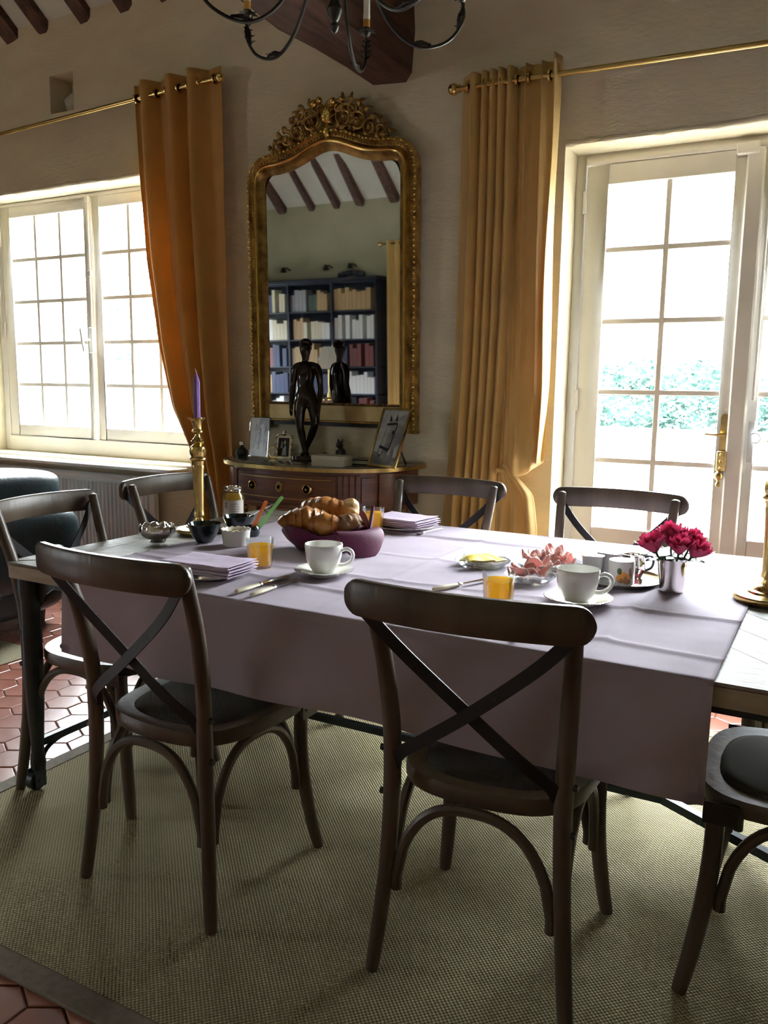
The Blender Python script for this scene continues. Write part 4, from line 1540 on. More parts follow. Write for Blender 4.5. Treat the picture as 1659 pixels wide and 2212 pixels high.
# ------------------------------------------------------------------ things on the chest
def photo(name, loc, w, h, rz, lean, border, bm, picture, label, thick=.008, strut=True, orn=False):
    t = thing(name, label, 'photo frame', loc, rot=(0, 0, rz))
    Rm = Matrix.Rotation(lean, 4, 'X')
    m_ = MB()
    for (x0, x1, z0, z1) in ((-w / 2, w / 2, 0, border), (-w / 2, w / 2, h - border, h), (-w / 2, -w / 2 + border, border, h - border), (w / 2 - border, w / 2, border, h - border)):
        m_.box(x0, x1, -thick, thick * .5, z0, z1, Rm)
    if orn:
        for k in range(9):
            a = pi * k / 8
            m_.ball(Rm @ Vector((w * .5 * cos(a) * 1.05, -thick, h * .9 + .02 * sin(a))), .007, 8, 5)
        for z in (.02, .05, .08):
            for sx in (-1, 1):
                m_.ball(Rm @ Vector((sx * w * .52, -thick, z)), .008, 8, 5)
        m_.ball(Rm @ Vector((0, -thick, h + .018)), .010, 8, 5)
        m_.ball(Rm @ Vector((0, -thick, h + .008)), .014, 8, 5)
    m_.obj('frame', bm, t, bevel=.0015) if not orn else m_.obj('frame', bm, t)
    pm = MB()
    x0, x1, z0, z1 = -w / 2 + border * .8, w / 2 - border * .8, border * .8, h - border * .8
    pm.use(0).box(x0, x1, -thick * .3, thick * .3, z0, z1, Rm)
    for i, (mi, poly) in enumerate(picture):
        yy = -thick * .3 - .0004 - .0002 * i
        pm.use(mi).add([Rm @ Vector((x0 + u * (x1 - x0), yy, z0 + v * (z1 - z0))) for u, v in poly], [tuple(range(len(poly)))])
    pm.obj('photograph', [GREYPH, GREYLT, GREYDK], t, smooth=False)
    if strut:
        a = Rm @ Vector((0, thick * .5, h * .62))
        MB().tube([a, (0, a.y + h * .34, .003)], .005, seg=6).obj('strut', BLACK, t)
    return t


def horse_head(f):
    """bridled horse head as flat patches; f maps unit coordinates into the print"""
    P = [(0, [(.55, .84), (.98, .98), (.98, .10), (.70, .10), (.66, .40), (.74, .66)]),
         (0, [(.38, .80), (.60, .82), (.74, .66), (.72, .46), (.62, .28), (.52, .12), (.36, .06), (.22, .10), (.18, .22), (.22, .40), (.26, .58)]),
         (2, [(.34, .78), (.33, .93), (.44, .82)]), (2, [(.54, .82), (.60, .95), (.64, .80)]),
         (1, [(.34, .70), (.44, .70), (.38, .34), (.30, .14), (.24, .16), (.28, .40)]),
         (2, [(.54, .62), (.62, .64), (.63, .57), (.56, .55)]), (2, [(.25, .14), (.31, .13), (.32, .18), (.27, .19)]),
         (2, [(.20, .30), (.58, .24), (.60, .29), (.22, .35)]), (2, [(.58, .27), (.62, .28), (.70, .74), (.66, .76)]), (2, [(.28, .72), (.68, .74), (.68, .78), (.29, .76)])]
    return [(m, [f(*p) for p in q]) for m, q in P]


horse1 = [(1, [(.02, .02), (.98, .02), (.98, .98), (.02, .98)]), (2, [(.55, .55), (.98, .50), (.98, .98), (.45, .98)]), (0, [(.02, .02), (.98, .02), (.98, .22), (.02, .16)])] + \
    horse_head(lambda u, v: (.04 + .74 * u, .10 + .82 * v)) + [(1, [(.70, .70), (.80, .78), (.86, .70), (.78, .62)]), (2, [(.76, .06), (.94, .06), (.92, .40), (.80, .42)])]
photo('photo_frame', (-2.735, 3.585, CTOP), .142, .215, radians(-6), radians(-7), .006, GLASSW, horse1, 'grey photograph of a bridled horse in a clear frame, left of the statuette')
people = [(2, [(.05, .05), (.95, .05), (.95, .95), (.05, .95)]), (1, [(.30, .08), (.72, .08), (.66, .50), (.58, .62), (.52, .48), (.40, .42)]), (1, [(.50, .64), (.60, .64), (.62, .78), (.54, .84), (.47, .76)]), (0, [(.2, .45), (.36, .45), (.4, .75), (.26, .8)])]
photo('photo_frame', (-2.562, 3.575, CTOP), .088, .125, radians(10), radians(-9), .013, SILVER, people, 'small ornate silver photo frame close beside the statuette', orn=True)
horse3 = [(1, [(.02, .02), (.98, .02), (.98, .98), (.02, .98)]), (0, [(.02, .02), (.98, .02), (.98, .16), (.02, .24)])] + horse_head(lambda u, v: (u * 1.0, .02 + .96 * v)) + [(1, [(.80, .30), (.96, .40), (.96, .16), (.84, .14)])]
photo('photo_frame', (-1.935, 3.50, CTOP), .185, .30, radians(-15), radians(-22), .010, BRASSD, horse3, 'tall brass photo frame with a grey horse head, leaning at the right of the chest')
bx = thing('box', 'flat cream card box at the front of the marble top', 'box', (-2.165, 3.42, CTOP), radians(4))
MB().box(-.083, .083, -.055, .055, 0, .042).obj('base', CREAM, bx, bevel=.002)
MB().box(-.085, .085, -.057, .057, .030, .052).obj('lid', CREAM, bx, bevel=.002)
fg = thing('figurine', 'little dark seated animal figurine behind the cream box', 'figurine', (-2.235, 3.62, CTOP))
f_ = MB()
f_.prism([(.032 * cos(a), .024 * sin(a)) for a in [2 * pi * k / 20 for k in range(20)]], 0, .012)
f_.ball((0, 0, .042), .026, 12, 8, (.9, 1, 1.3)).ball((0, -.018, .088), .019, 12, 8, (1, 1.1, 1)).ball((0, -.036, .082), .008, 8, 6)
for sx in (-1, 1):
    f_.tube([(sx * .010, -.014, .10), (sx * .014, -.012, .118)], [.007, .002], seg=7)
    f_.tube([(sx * .012, -.02, .06), (sx * .013, -.028, .014)], [.008, .007], seg=8)
    f_.ball((sx * .02, -.006, .026), .015, 8, 6)
f_.obj('body', FIGM, fg)
bd = thing('bird_figurine', 'small dark open wire ornament lying behind the cream box', 'ornament', (-2.345, 3.66, CTOP))
w_ = MB()
w_.tube(spline([(-.05, 0, .012), (-.025, 0, .034), (.01, 0, .03), (.05, 0, .014)], 5), [.004] * 16, seg=7)
w_.tube(spline([(-.05, .01, .01), (-.02, .012, .02), (.02, .012, .018), (.05, .01, .01)], 5), [.004] * 16, seg=7)
w_.ball((-.05, .004, .010), .010, 8, 6).ball((.05, .004, .010), .010, 8, 6)
w_.obj('body', FIGM, bd)
bk = thing('book', 'black book lying flat beside the tall photo frame', 'book', (-2.06, 3.60, CTOP), radians(8))
MB().box(-.085, .085, -.06, .06, .003, .022).obj('pages', CREAM, bk, smooth=False)
MB().box(-.088, .088, -.063, .063, 0, .004).box(-.088, .088, -.063, .063, .021, .026).box(-.088, -.084, -.063, .063, .004, .021).obj('cover', BLACK, bk, bevel=.001)
for (x, y, k, lb, cat) in ((-2.855, 3.60, 0, 'small dark glass bottle with a silver cap at the left end of the chest', 'bottle'), (-2.62, 3.565, 1, 'small brass ring clock beside the clear photo frame', 'clock')):
    if k == 0:
        t = thing('bottle', lb, cat, (x, y, CTOP))
        MB().lathe([(0, 0), (.028, 0), (.036, .012), (.033, .03), (.018, .045), (.009, .05), (.009, .058)], 16).obj('flask', DARKGL, t)
        MB().lathe([(.010, .056), (.014, .06), (.014, .078), (0, .084)], 14).obj('stopper', SILVER, t)
    else:
        t = thing('ring_clock', lb, cat, (x, y, CTOP))
        RM = Matrix.Translation((0, 0, .035)) @ RX90
        MB().lathe([(.024, -.006), (.030, -.006), (.032, 0), (.030, .006), (.024, .006), (.024, -.006)], 24, M=RM).obj('rim', BRASS, t)
        MB().lathe([(0, -.004), (.025, -.004), (.025, .003), (0, .003)], 20, M=RM).obj('dial', CHINA, t)
        MB().box(-.018, .018, -.008, .008, 0, .008).obj('foot', BRASS, t, bevel=.002)

# ------------------------------------------------------------------ stone in the wall niche
st = MB()
def stn(u, v):
    a, b = 2 * pi * u, -pi / 2 + pi * v
    d = Vector((cos(a) * cos(b), sin(a) * cos(b), sin(b)))
    r = 1 + .18 * noise.noise(d * 1.6)
    return Vector((-4.33 + d.x * .066 * r, 3.87 + d.y * .05 * r, 2.981 + d.z * .060 * r))
st.grid(stn, 28, 18, cu=True)
tag(st.obj('stone', STONE, angle=70), 'rounded pale stone sitting in the square wall niche', 'stone')

# ------------------------------------------------------------------ chandelier
chn = thing('chandelier', 'dark wrought-iron chandelier with leafy scrolled arms', 'chandelier', (-1.55, 2.455, .19))
col = MB().lathe([(.004, 2.225), (.010, 2.232), (.015, 2.245), (.009, 2.258), (.020, 2.275), (.026, 2.295), (.016, 2.315), (.012, 2.33), (.016, 2.42), (.034, 2.47), (.040, 2.50), (.028, 2.54), (.012, 2.58), (.012, 2.92), (.03, 2.95), (0, 2.97)], 18)
col.obj('stem', IRON, chn)
ch_ = MB()
z = 2.97
k = 0
while z < 4.36:
    Mx = Matrix.Translation((0, 0, z + .025)) @ Matrix.Rotation(pi / 2 * (k % 2), 4, 'Z')
    ch_.tube([Mx @ Vector((.013 * cos(a), 0, .026 * sin(a))) for a in [2 * pi * i / 12 for i in range(13)]], .0035, seg=6, caps=False)
    z += .043
    k += 1
tag(ch_.obj('chain', IRON, chn), kind='stuff')


def acanthus(mb, p, d, L, W):
    d = Vector(d).normalized()
    s_ = d.cross(Vector((0, 0, 1)))
    s_ = s_.normalized() if s_.length > .1 else Vector((1, 0, 0))
    nn = s_.cross(d)
    for sg in (-1, 1):
        for k in range(4):
            t = k / 4
            a = Vector(p) + d * L * t
            e = a + (d * .55 + s_ * sg * .75 + nn * .25) * W * (1.1 - .5 * t)
            m = a + (d * .45 + s_ * sg * .30 + nn * .10) * W
            mb.add([a, m + s_ * sg * W * .2, e, m - s_ * sg * W * .1 + nn * W * .12, a + nn * .004], [(0, 1, 2, 3), (4, 3, 2, 1)])
    mb.tube([Vector(p), Vector(p) + d * L * .5 + nn * .006, Vector(p) + d * L], [.006, .008, .003], seg=7)


for k in range(6):
    a = radians(28.7 + 18 + 60 * k)
    ca_, sa_ = cos(a), sin(a)
    R2 = lambda r, z: Vector((r * ca_, r * sa_, z))
    P = spline([R2(.03, 2.50), R2(.10, 2.45), R2(.135, 2.36), R2(.20, 2.265), R2(.29, 2.220), R2(.39, 2.25), R2(.446, 2.325), R2(.44, 2.39)], 7)
    arm = MB().tube(P, [.0062 - .002 * abs(i / len(P) - .4) for i in range(len(P))], seg=9).obj('arm', IRON, chn)
    for (i0, i1, L_, W_) in ((-11, -4, .085, .036), (-24, -17, .07, .026), (8, 14, .055, .02)):
        lv_ = MB()
        acanthus(lv_, P[i0], (P[i1] - P[i0]), L_, W_)
        lv_.obj('leaf', IRON, arm, smooth=False)
    tip = P[-1]
    cu_ = MB()
    for j in range(7):
        b = 2 * pi * j / 7
        d = Vector((cos(b), sin(b), 0))
        s_ = Vector((-sin(b), cos(b), 0))
        c0 = tip + Vector((0, 0, .002))
        cu_.add([c0 + s_ * .006, c0 + d * .022 + s_ * .012 + Vector((0, 0, .008)), c0 + d * .042 + Vector((0, 0, .004)), c0 + d * .022 - s_ * .012 + Vector((0, 0, .008)), c0 - s_ * .006],
                [(0, 1, 2, 3, 4)])
    cu_.lathe([(.004, -.012), (.012, -.006), (.017, .006), (.015, .02)], 12, tip)
    cu_.obj('drip_pan', IRON, arm)
    cn = MB().lathe([(0.0105, .012), (.0125, .018), (.0125, .05)], 14, tip).obj('sleeve_base', mat('amber_wax', (.55, .28, .06), .5) if k == 0 else bpy.data.materials['amber_wax'], arm)
    MB().lathe([(.0125, .048), (.0135, .06), (.0125, .075), (.0125, .125), (0, .13)], 14, tip).obj('candle_sleeve', CHINA, arm)

# ------------------------------------------------------------------ room behind the camera (seen in the mirror)
BX0, BX1, BH = -8.05, -5.72, 2.36
case = thing('bookcase', 'tall blue-black bookcase full of books, seen in the mirror', 'bookcase', (0, 0, 0))
y0, y1 = YF + .005, YF + .34
for x in (BX0, -7.2, -6.46, BX1 - .03):
    MB().box(x, x + .03, y0, y1, 0, BH).obj('upright', SHELFW, case, bevel=.002)
MB().box(BX0, BX1, y0, y0 + .012, .05, BH).obj('back_board', SHELFW, case, smooth=False)
SZ = [.06, .44, .82, 1.20, 1.58, 1.97]
for z in SZ + [BH]:
    MB().box(BX0, BX1, y0 + .012, y1 - .008, z - .022, z).obj('shelf', SHELFW, case, bevel=.002)
MB().box(BX0 - .03, BX1 + .03, y0, y1 + .03, BH, BH + .05).obj('cornice', SHELFW, case, bevel=.008)
bcol = {'cream': (.55, .50, .36), 'tan': (.42, .28, .13), 'white': (.62, .62, .58), 'dark red': (.16, .04, .03), 'dark green': (.04, .07, .04), 'navy blue': (.03, .04, .09), 'grey': (.25, .25, .26)}
bmat = {k: mat('book_' + k.replace(' ', '_'), c, .6, var=.08, scale=20) for k, c in bcol.items()}
bmesh_ = {}
for k in bcol:
    b = MB()
    b.use(0).box(-.5, .5, -.5, .5, 0, 1)
    b.use(1).box(-.42, .42, -.46, .47, .995, 1.003)
    bmesh_[k] = b.mesh('book', [bmat[k], CREAM], smooth=False)
rn = random.Random(11)
ordn = {.06: 'lowest', .44: 'second', .82: 'third', 1.20: 'fourth', 1.58: 'fifth', 1.97: 'top'}
bays = [(BX0 + .03, -7.2, 'far'), (-7.17, -6.46, 'middle'), (-6.43, BX1 - .03, 'curtain-side')]
keys = list(bcol)
def nth(k):
    return f"{k}{'th' if 10 <= k % 100 <= 20 else {1: 'st', 2: 'nd', 3: 'rd'}.get(k % 10, 'th')}"


for z in SZ[1:]:
    row = []
    for bi, (x0, x1, bn) in enumerate(bays):
        x = x0 + .015
        run = None
        while x < x1 - .05:
            if run is None or rn.random() < .25:
                pal = ['cream', 'tan', 'white', 'cream', 'tan'] if (bi >= 1 and 1.5 < z < 1.9) or rn.random() < .3 else ['navy blue', 'dark green', 'dark red', 'navy blue', 'grey']
                run = rn.choice(pal)
            wd = rn.uniform(.045, .075)
            h = rn.uniform(.22, .325)
            if rn.random() < .12:
                x += rn.uniform(.03, .08)
                if x + wd > x1:
                    break
            if x + wd > x1 - .004:
                break
            row.append((x, wd, h, run))
            x += wd + .003
    for k, (x, wd, h, run) in enumerate(reversed(row)):
        o = bpy.data.objects.new('book', bmesh_[run])
        COL.objects.link(o)
        o.location = (x + wd / 2, y1 - .03 - .09, z + .0005)
        o.scale = (wd, .18, h)
        tag(o, f'{run} book on the {ordn[z]} shelf of the bookcase, {nth(k + 1)} from the curtain', 'book', f'books on the {ordn[z]} shelf of the bookcase')
for x in (-7.35, -6.62, -6.22):
    t = thing('picture_light', {-7.35: 'small dark reading spot on the wall above the bookcase, farthest from the curtain', -6.62: 'small dark reading spot above the middle of the bookcase', -6.22: 'small dark reading spot above the bookcase, nearest the curtain'}[x], 'spotlight', (x, YF, 2.58))
    MB().tube([(0, 0, 0), (0, .10, .03), (0, .16, .01)], .008, seg=8).obj('arm', IRON, t)
    MB().lathe([(.02, .03), (.045, -.04), (.04, -.04), (.015, .025)], 12, (0, .18, .0)).obj('shade', IRON, t)
orn = thing('carved_ornament', 'low dark carved ornament on top of the bookcase', 'ornament', (-6.2, YF + .18, BH + .05))
o_ = MB()
for i in range(7):
    o_.ball((-.18 + .06 * i, 0, .04 + .03 * sin(i * pi / 6)), .045, 10, 6, (1, .8, 1))
o_.obj('body', SHELFW, orn)
lamp = thing('table_lamp', 'lamp with a white panelled shade before the bookcase, seen in the mirror', 'lamp', (-5.93, -1.75, .80))
MB().lathe([(.09, 0), (.09, .012), (.03, .03), (.02, .08), (.012, .12), (.012, .60)], 18).obj('stem', BRASSD, lamp)
MB().lathe([(.20, .30), (.13, .36), (.085, .56), (.08, .56)][:0] + [(.12, .40), (.155, .52), (.075, .68), (.072, .68), (.15, .52), (.116, .402), (.12, .40)], 6).obj('shade', SHADE, lamp, smooth=False)
tb = thing('side_table', 'low dark side table that carries the lamp, seen in the mirror', 'table', (-5.93, -1.75, 0))
MB().lathe([(.28, .77), (.29, .78), (.29, .795), (.28, .80)], 28).obj('top', MAHOG, tb)
for k in range(3):
    a = 2 * pi * k / 3
    MB().tube([(.06 * cos(a), .06 * sin(a), .77), (.10 * cos(a), .10 * sin(a), .4), (.22 * cos(a), .22 * sin(a), 0)], .015, seg=8).obj('leg', MAHOG, tb)
rod2 = thing('curtain_rod', 'brass curtain rod on the wall behind the camera, seen in the mirror', 'curtain rod', (0, 0, 0))
MB().tube([(-5.75, YF + .1, 2.84), (-3.6, YF + .1, 2.84)], .0125, seg=12).obj('pole', BRASS, rod2)
MB().ball((-5.78, YF + .1, 2.84), .034, 14, 8).obj('finial', BRASS, rod2)
MB().tube([(-5.66, YF + .1, 2.84), (-5.66, YF, 2.84)], .008, seg=8).obj('bracket', BRASS, rod2)
c3 = MB()
def c3f(u, v):
    return Vector((-5.68 + .75 * u, YF + .1 + .045 * sin(u * 36 + .5 * sin(v * 3)), 2.88 - 2.86 * v))
o = MB().grid(c3f, 120, 20).obj('curtain', CURTR, angle=180)
solid(o, .0025)
tag(o, 'gold curtain beside the bookcase on the wall behind the camera, seen in the mirror', 'curtain')

# ------------------------------------------------------------------ garden beyond the glass
struct(MB().box(-40, 40, 4.1, 60, -.3, -.10).obj('ground', LAWN, smooth=False), 'pale gravel ground outside the house')
hd = MB()
rn = random.Random(9)
for i in range(9000):
    x = rn.uniform(-15, 12)
    z = rn.uniform(0, 2.5)
    y = 30.0 + .7 * noise.noise((x * .6, z * .9, 0)) + rn.uniform(-.2, .2) + .15 * z
    s_ = rn.uniform(.07, .15)
    a, b = rn.uniform(0, 2 * pi), rn.uniform(-.9, .9)
    u = Vector((cos(a), sin(a) * .5, sin(b))).normalized() * s_
    v_ = u.orthogonal().normalized() * s_ * .6
    c = Vector((x, y, z - .1))
    hd.add([c - u, c + v_, c + u, c - v_], [(0, 1, 2, 3)])
hd.box(-15, 12, 30.5, 31.8, -.1, 2.3)
hg = hd.obj('hedge', HEDGE, smooth=False)
tag(hg, 'clipped green hedge in the garden beyond the glazed door', 'hedge', kind='stuff')
tr = thing('garden_tree', 'small leafy garden tree outside the casement window', 'tree', (-9.5, 10.0, -.1))
MB().tube([(0, 0, 0), (.03, .02, .8), (-.04, .05, 1.6), (.02, 0, 2.2)], [.09, .07, .06, .03], seg=9).obj('trunk', OAKDARK, tr)
lv_ = MB()
for i in range(2600):
    d = Vector((rn.gauss(0, 1), rn.gauss(0, 1), rn.gauss(0, 1))).normalized() * rn.uniform(.3, 1) ** .5
    c = Vector((d.x * 1.4, d.y * 1.2, 2.4 + d.z * 1.2))
    u = Vector((rn.gauss(0, 1), rn.gauss(0, 1), rn.gauss(0, 1))).normalized() * .05
    v_ = u.orthogonal().normalized() * .028
    lv_.add([c - u, c + v_, c + u, c - v_], [(0, 1, 2, 3)])
tag(lv_.obj('foliage', HEDGE, tr, smooth=False), kind='stuff')

# ------------------------------------------------------------------ breakfast things on the table
TS = .7545


def candlestick(x, y, label, clabel, hc, z0=TS):
    t = thing('candlestick', label, 'candlestick', (x, y, z0))
    MB().lathe([(.0, 0), (.080, 0), (.083, .004), (.083, .012), (.079, .016), (.070, .017), (.064, .020), (.050, .021), (.046, .026), (.036, .028), (.030, .036), (.018, .042), (.014, .052), (.0145, .06)], 36).obj('base', BRASS, t)
    MB().lathe([(.0145, .058), (.019, .062), (.019, .070), (.0175, .075), (.0175, .080), (.0200, .20), (.0215, .232), (.0225, .240), (.0215, .247)], 26).obj('column', BRASSD, t)
    m_ = MB().lathe([(.0215, .245), (.0235, .262), (.0300, .268), (.0300, .273), (.0250, .279), (.0285, .296), (.0260, .312), (.0150, .322), (.0240, .333), (.0150, .343), (.0085, .352), (.0085, .358), (.013, .362)], 26)
    for k in range(8):
        a = 2 * pi * k / 8
        m_.ball((.0235 * cos(a), .0235 * sin(a), .296), .009, 8, 6, (.7, .7, 1.6))
        m_.ball((.0185 * cos(a + .4), .0185 * sin(a + .4), .333), .006, 8, 5, (.8, .8, 1.5))
    m_.obj('knop', BRASS, t)
    m_ = MB().lathe([(.012, .361), (.019, .366), (.019, .371), (.015, .376), (.016, .392), (.021, .406), (.034, .413), (.037, .417), (.034, .417), (.016, .409), (.0125, .40), (.0125, .392), (0, .392)], 32,
                    fn=lambda r, z, a, i: (r * (1 + (.07 * cos(8 * a) if r > .03 else 0)), z + (.002 * cos(8 * a) if r > .03 else 0)))
    m_.obj('socket', BRASS, t)
    c = thing('candle', clabel, 'candle', (x, y, z0 + .3925))
    MB().lathe([(.0120, 0), (.0120, hc - .035), (.0124, hc - .032), (.008, hc - .018), (.0035, hc - .006), (.0015, hc)], 8).obj('wax', CANDLEM, c, angle=20)
    MB().tube([(0, 0, hc - .004), (-.002, 0, hc + .006), (-.006, 0, hc + .014)], .0015, seg=6).obj('wick', WICK, c)
    return t


candlestick(-2.045, 2.325, 'brass candlestick at the window end of the table, behind the glass bowls', 'whole lilac candle in the brass candlestick near the window end', .185)
candlestick(-.142, 2.345, 'brass candlestick with a broad round foot beside the silver beaker of roses', 'purple candle cut by the right edge, in the broad-footed candlestick', .16)


def lathe_thing(name, label, cat, x, y, parts, group=None, rz=0.0, z=TS):
    t = thing(name, label, cat, (x, y, z), rz, group)
    for nm, prof, m_, seg, fn in parts:
        MB().lathe(prof, seg, fn=fn).obj(nm, m_, t)
    return t


scal = lambda n, amp, rmin: (lambda r, z, a, i: (r, z + (amp * abs(cos(n * a / 2)) if r > rmin else 0)))
t = lathe_thing('silver_bowl', 'scallop-edged silver bowl at the window end of the table', 'bowl', -2.035, 2.10, [
    ('foot', [(0, .0), (.026, .0), (.028, .004), (.022, .009)], SILVER, 24, None),
    ('bowl', [(.0, .008), (.022, .008), (.044, .016), (.058, .032), (.060, .044), (.055, .056), (.053, .056), (.057, .044), (.055, .034), (.042, .019), (0, .011)], SILVER, 48,
     lambda r, z, a, i: (r * (1 + .03 * cos(10 * a) * min(1, z / .04)), z + (.007 * abs(cos(5 * a)) if z > .05 else 0)))])


def spoon(name, label, a, b, m_handle, m_bowl, w=.012, group=None, twist=None):
    """a: bowl end, b: handle end, in table coordinates"""
    t = thing(name, label, 'spoon', a, 0, group)
    A, B_ = Vector((0, 0, 0)), Vector(b) - Vector(a)
    d = B_.normalized()
    MB().tube([A + d * .03, A + d * .07, B_ * .96, B_], [.003, .003, .0048, .0042], seg=8, flat=.7).obj('handle', m_handle, t)
    s_ = d.cross(Vector((0, 0, 1))).normalized()
    n_ = s_.cross(d)
    def fn(u, v):
        aa = 2 * pi * u
        return d * (.018 + .020 * cos(aa) * v) + s_ * (w * sin(aa) * v) - n_ * (.006 * (1 - v * v))
    o = MB().grid(fn, 16, 5, cu=True).obj('bowl', m_bowl, t)
    solid(o, .001)
    return t


def glass_bowl(x, y, label, R=.055, H=.062, fill=True):
    t = thing('glass_bowl', label, 'bowl', (x, y, TS))
    k = R / .055
    MB().lathe([(0, 0), (.024 * k, 0), (.028 * k, .004), (.040 * k, H * .35), (.050 * k, H * .75), (.055 * k, H), (.053 * k, H), (.048 * k, H * .76), (.038 * k, H * .38), (.022 * k, .007), (0, .007)], 40,
               fn=lambda r, z, a, i: (r * (1 + .012 * cos(16 * a)), z)).obj('bowl', DARKGL, t)
    MB().lathe([(0, H * .60), (.042 * k, H * .60), (.044 * k, H * .57)], 30).obj('jam', mat('dark_jam', (.03, .012, .01), .15) if 'dark_jam' not in bpy.data.materials else bpy.data.materials['dark_jam'], t)
    return t


glass_bowl(-1.900, 2.185, 'black glass jam bowl with a glass spoon, beside the silver bowl', .0575, .066)
spoon('glass_spoon', 'clear glass spoon standing in the near black bowl', (-1.903, 2.200, TS + .045), (-1.868, 2.215, TS + .112), PRESSG, PRESSG, .010)
glass_bowl(-1.935, 2.415, 'black glass jam bowl in front of the honey jar, behind the white ramekin', .060, .058)
spoon('glass_spoon', 'clear glass spoon slanting out of the far black bowl, past the honey jar', (-1.925, 2.42, TS + .042), (-1.83, 2.505, TS + .105), PRESSG, PRESSG, .010)
t = lathe_thing('ramekin', 'fluted white ramekin of butter between the black bowls', 'ramekin', -1.775, 2.20, [
    ('dish', [(0, 0), (.041, 0), (.044, .003), (.048, .046), (.050, .056), (.047, .056), (.044, .046), (.041, .006), (0, .006)], CHINA, 64,
     lambda r, z, a, i: (r * (1 + (.008 * cos(30 * a) if .02 < r and i < 4 else 0)), z + (.002 * cos(15 * a) if z > .05 else 0)))])
b_ = MB().grid(lambda u, v: Vector((.043 * v * cos(2 * pi * u), .043 * v * sin(2 * pi * u), .041 + .006 * noise.noise((cos(2 * pi * u) * v * 2, sin(2 * pi * u) * v * 2, 1)) + .006 * (1 - v))), 24, 7, cu=True).obj('butter', BUTTER, t)
t = lathe_thing('honey_jar', 'glass jar of honey with a white paper label, behind the black jam bowls', 'jar', -2.125, 2.62, [
    ('glass', [(0, 0), (.040, 0), (.044, .004), (.044, .095), (.041, .106), (.035, .114), (.035, .130), (.033, .130), (.033, .114), (.039, .105), (.042, .094), (.042, .006), (0, .004)], GLASSW, 36, None),
    ('honey', [(0, .005), (.0415, .006), (.0415, .092), (.038, .103), (0, .104)], HONEY, 32, None),
    ('rim', [(.0345, .116), (.037, .118), (.037, .122), (.0355, .124), (.037, .128), (.037, .133), (.033, .133), (.033, .128)], SILVER, 36, None)], rz=radians(-48))
lb = MB()
def lab(u, v, a0=-1.05, a1=1.05, r=.0444, z0=.012, z1=.082):
    a = a0 + (a1 - a0) * u
    return Vector((r * cos(a), r * sin(a), z0 + (z1 - z0) * v))
lb.use(0).grid(lab, 18, 4)
for k, (u0, u1, zz) in enumerate(((.35, .7, .066), (.30, .75, .056), (.28, .78, .046), (.33, .72, .037), (.40, .66, .029))):
    lb.use(1).grid(lambda u, v: lab(u0 + (u1 - u0) * u, v, r=.0447, z0=zz, z1=zz + .003), 12, 2)
lb.use(1).grid(lambda u, v: lab(.08 + .12 * u, v, r=.0447, z0=.05, z1=.074), 5, 2)
lb.obj('label', [LABELM, LABELT], t)
t = lathe_thing('jam_pot', 'very small dark pot holding the plastic spreaders', 'pot', -1.838, 2.365, [
    ('pot', [(0, 0), (.024, 0), (.030, .008), (.031, .03), (.027, .037), (.025, .037), (.028, .028), (.026, .008), (0, .006)], DARKGL, 24, None),
    ('filling', [(0, .026), (.0255, .025)], bpy.data.materials['dark_jam'], 20, None)])
for (dx, dy, ex, ey, ez, m_, lb) in ((.0, -.004, .052, .025, .128, ORANGEP, 'orange plastic spreader stuck in the small dark pot'), (.01, .006, .080, .060, .142, GREENP, 'green plastic spreader stuck in the small dark pot')):
    t = thing('spreader', lb, 'spreader', (-1.838 + dx, 2.365 + dy, TS + .012))
    E = Vector((ex, ey, ez - .012))
    d = E.normalized()
    sd_ = d.cross(Vector((.5, .8, 0))).normalized()
    MB().sweep([Vector((0, 0, .0)), E * .35, E * .42, E * .97, E], [(-.0075, -.002), (.0075, -.002), (.0075, .002), (-.0075, .002)], (.5, -.8, .1), [(1.1, 1), (1.1, 1), (.8, 1.3), (.9, 1.3), (.5, 1)]).obj('blade_and_handle', m_, t, angle=30)


def juice(x, y, label, lev=.072):
    t = thing('juice_glass', label, 'glass', (x, y, TS), 0, 'glasses of orange juice')
    MB().lathe([(0, 0), (.0335, 0), (.0355, .003), (.0415, .086), (.0420, .088), (.0408, .088), (.0400, .085), (.0345, .009), (0, .008)], 36).obj('glass', GLASSW, t)
    MB().lathe([(0, .0085), (.0338, .0095), (.0338 + .0056 * lev / .085, lev), (.030, lev + .0012), (0, lev + .001)], 36).obj('juice', JUICE, t)


juice(-1.498, 1.968, 'glass of orange juice beside the near folded napkin', .068)
juice(-1.525, 2.70, 'glass of orange juice behind the bread basket, by the far napkin', .070)
juice(-.722, 1.915, 'glass of orange juice in front of the ham plate, above the nearest chair rail', .070)


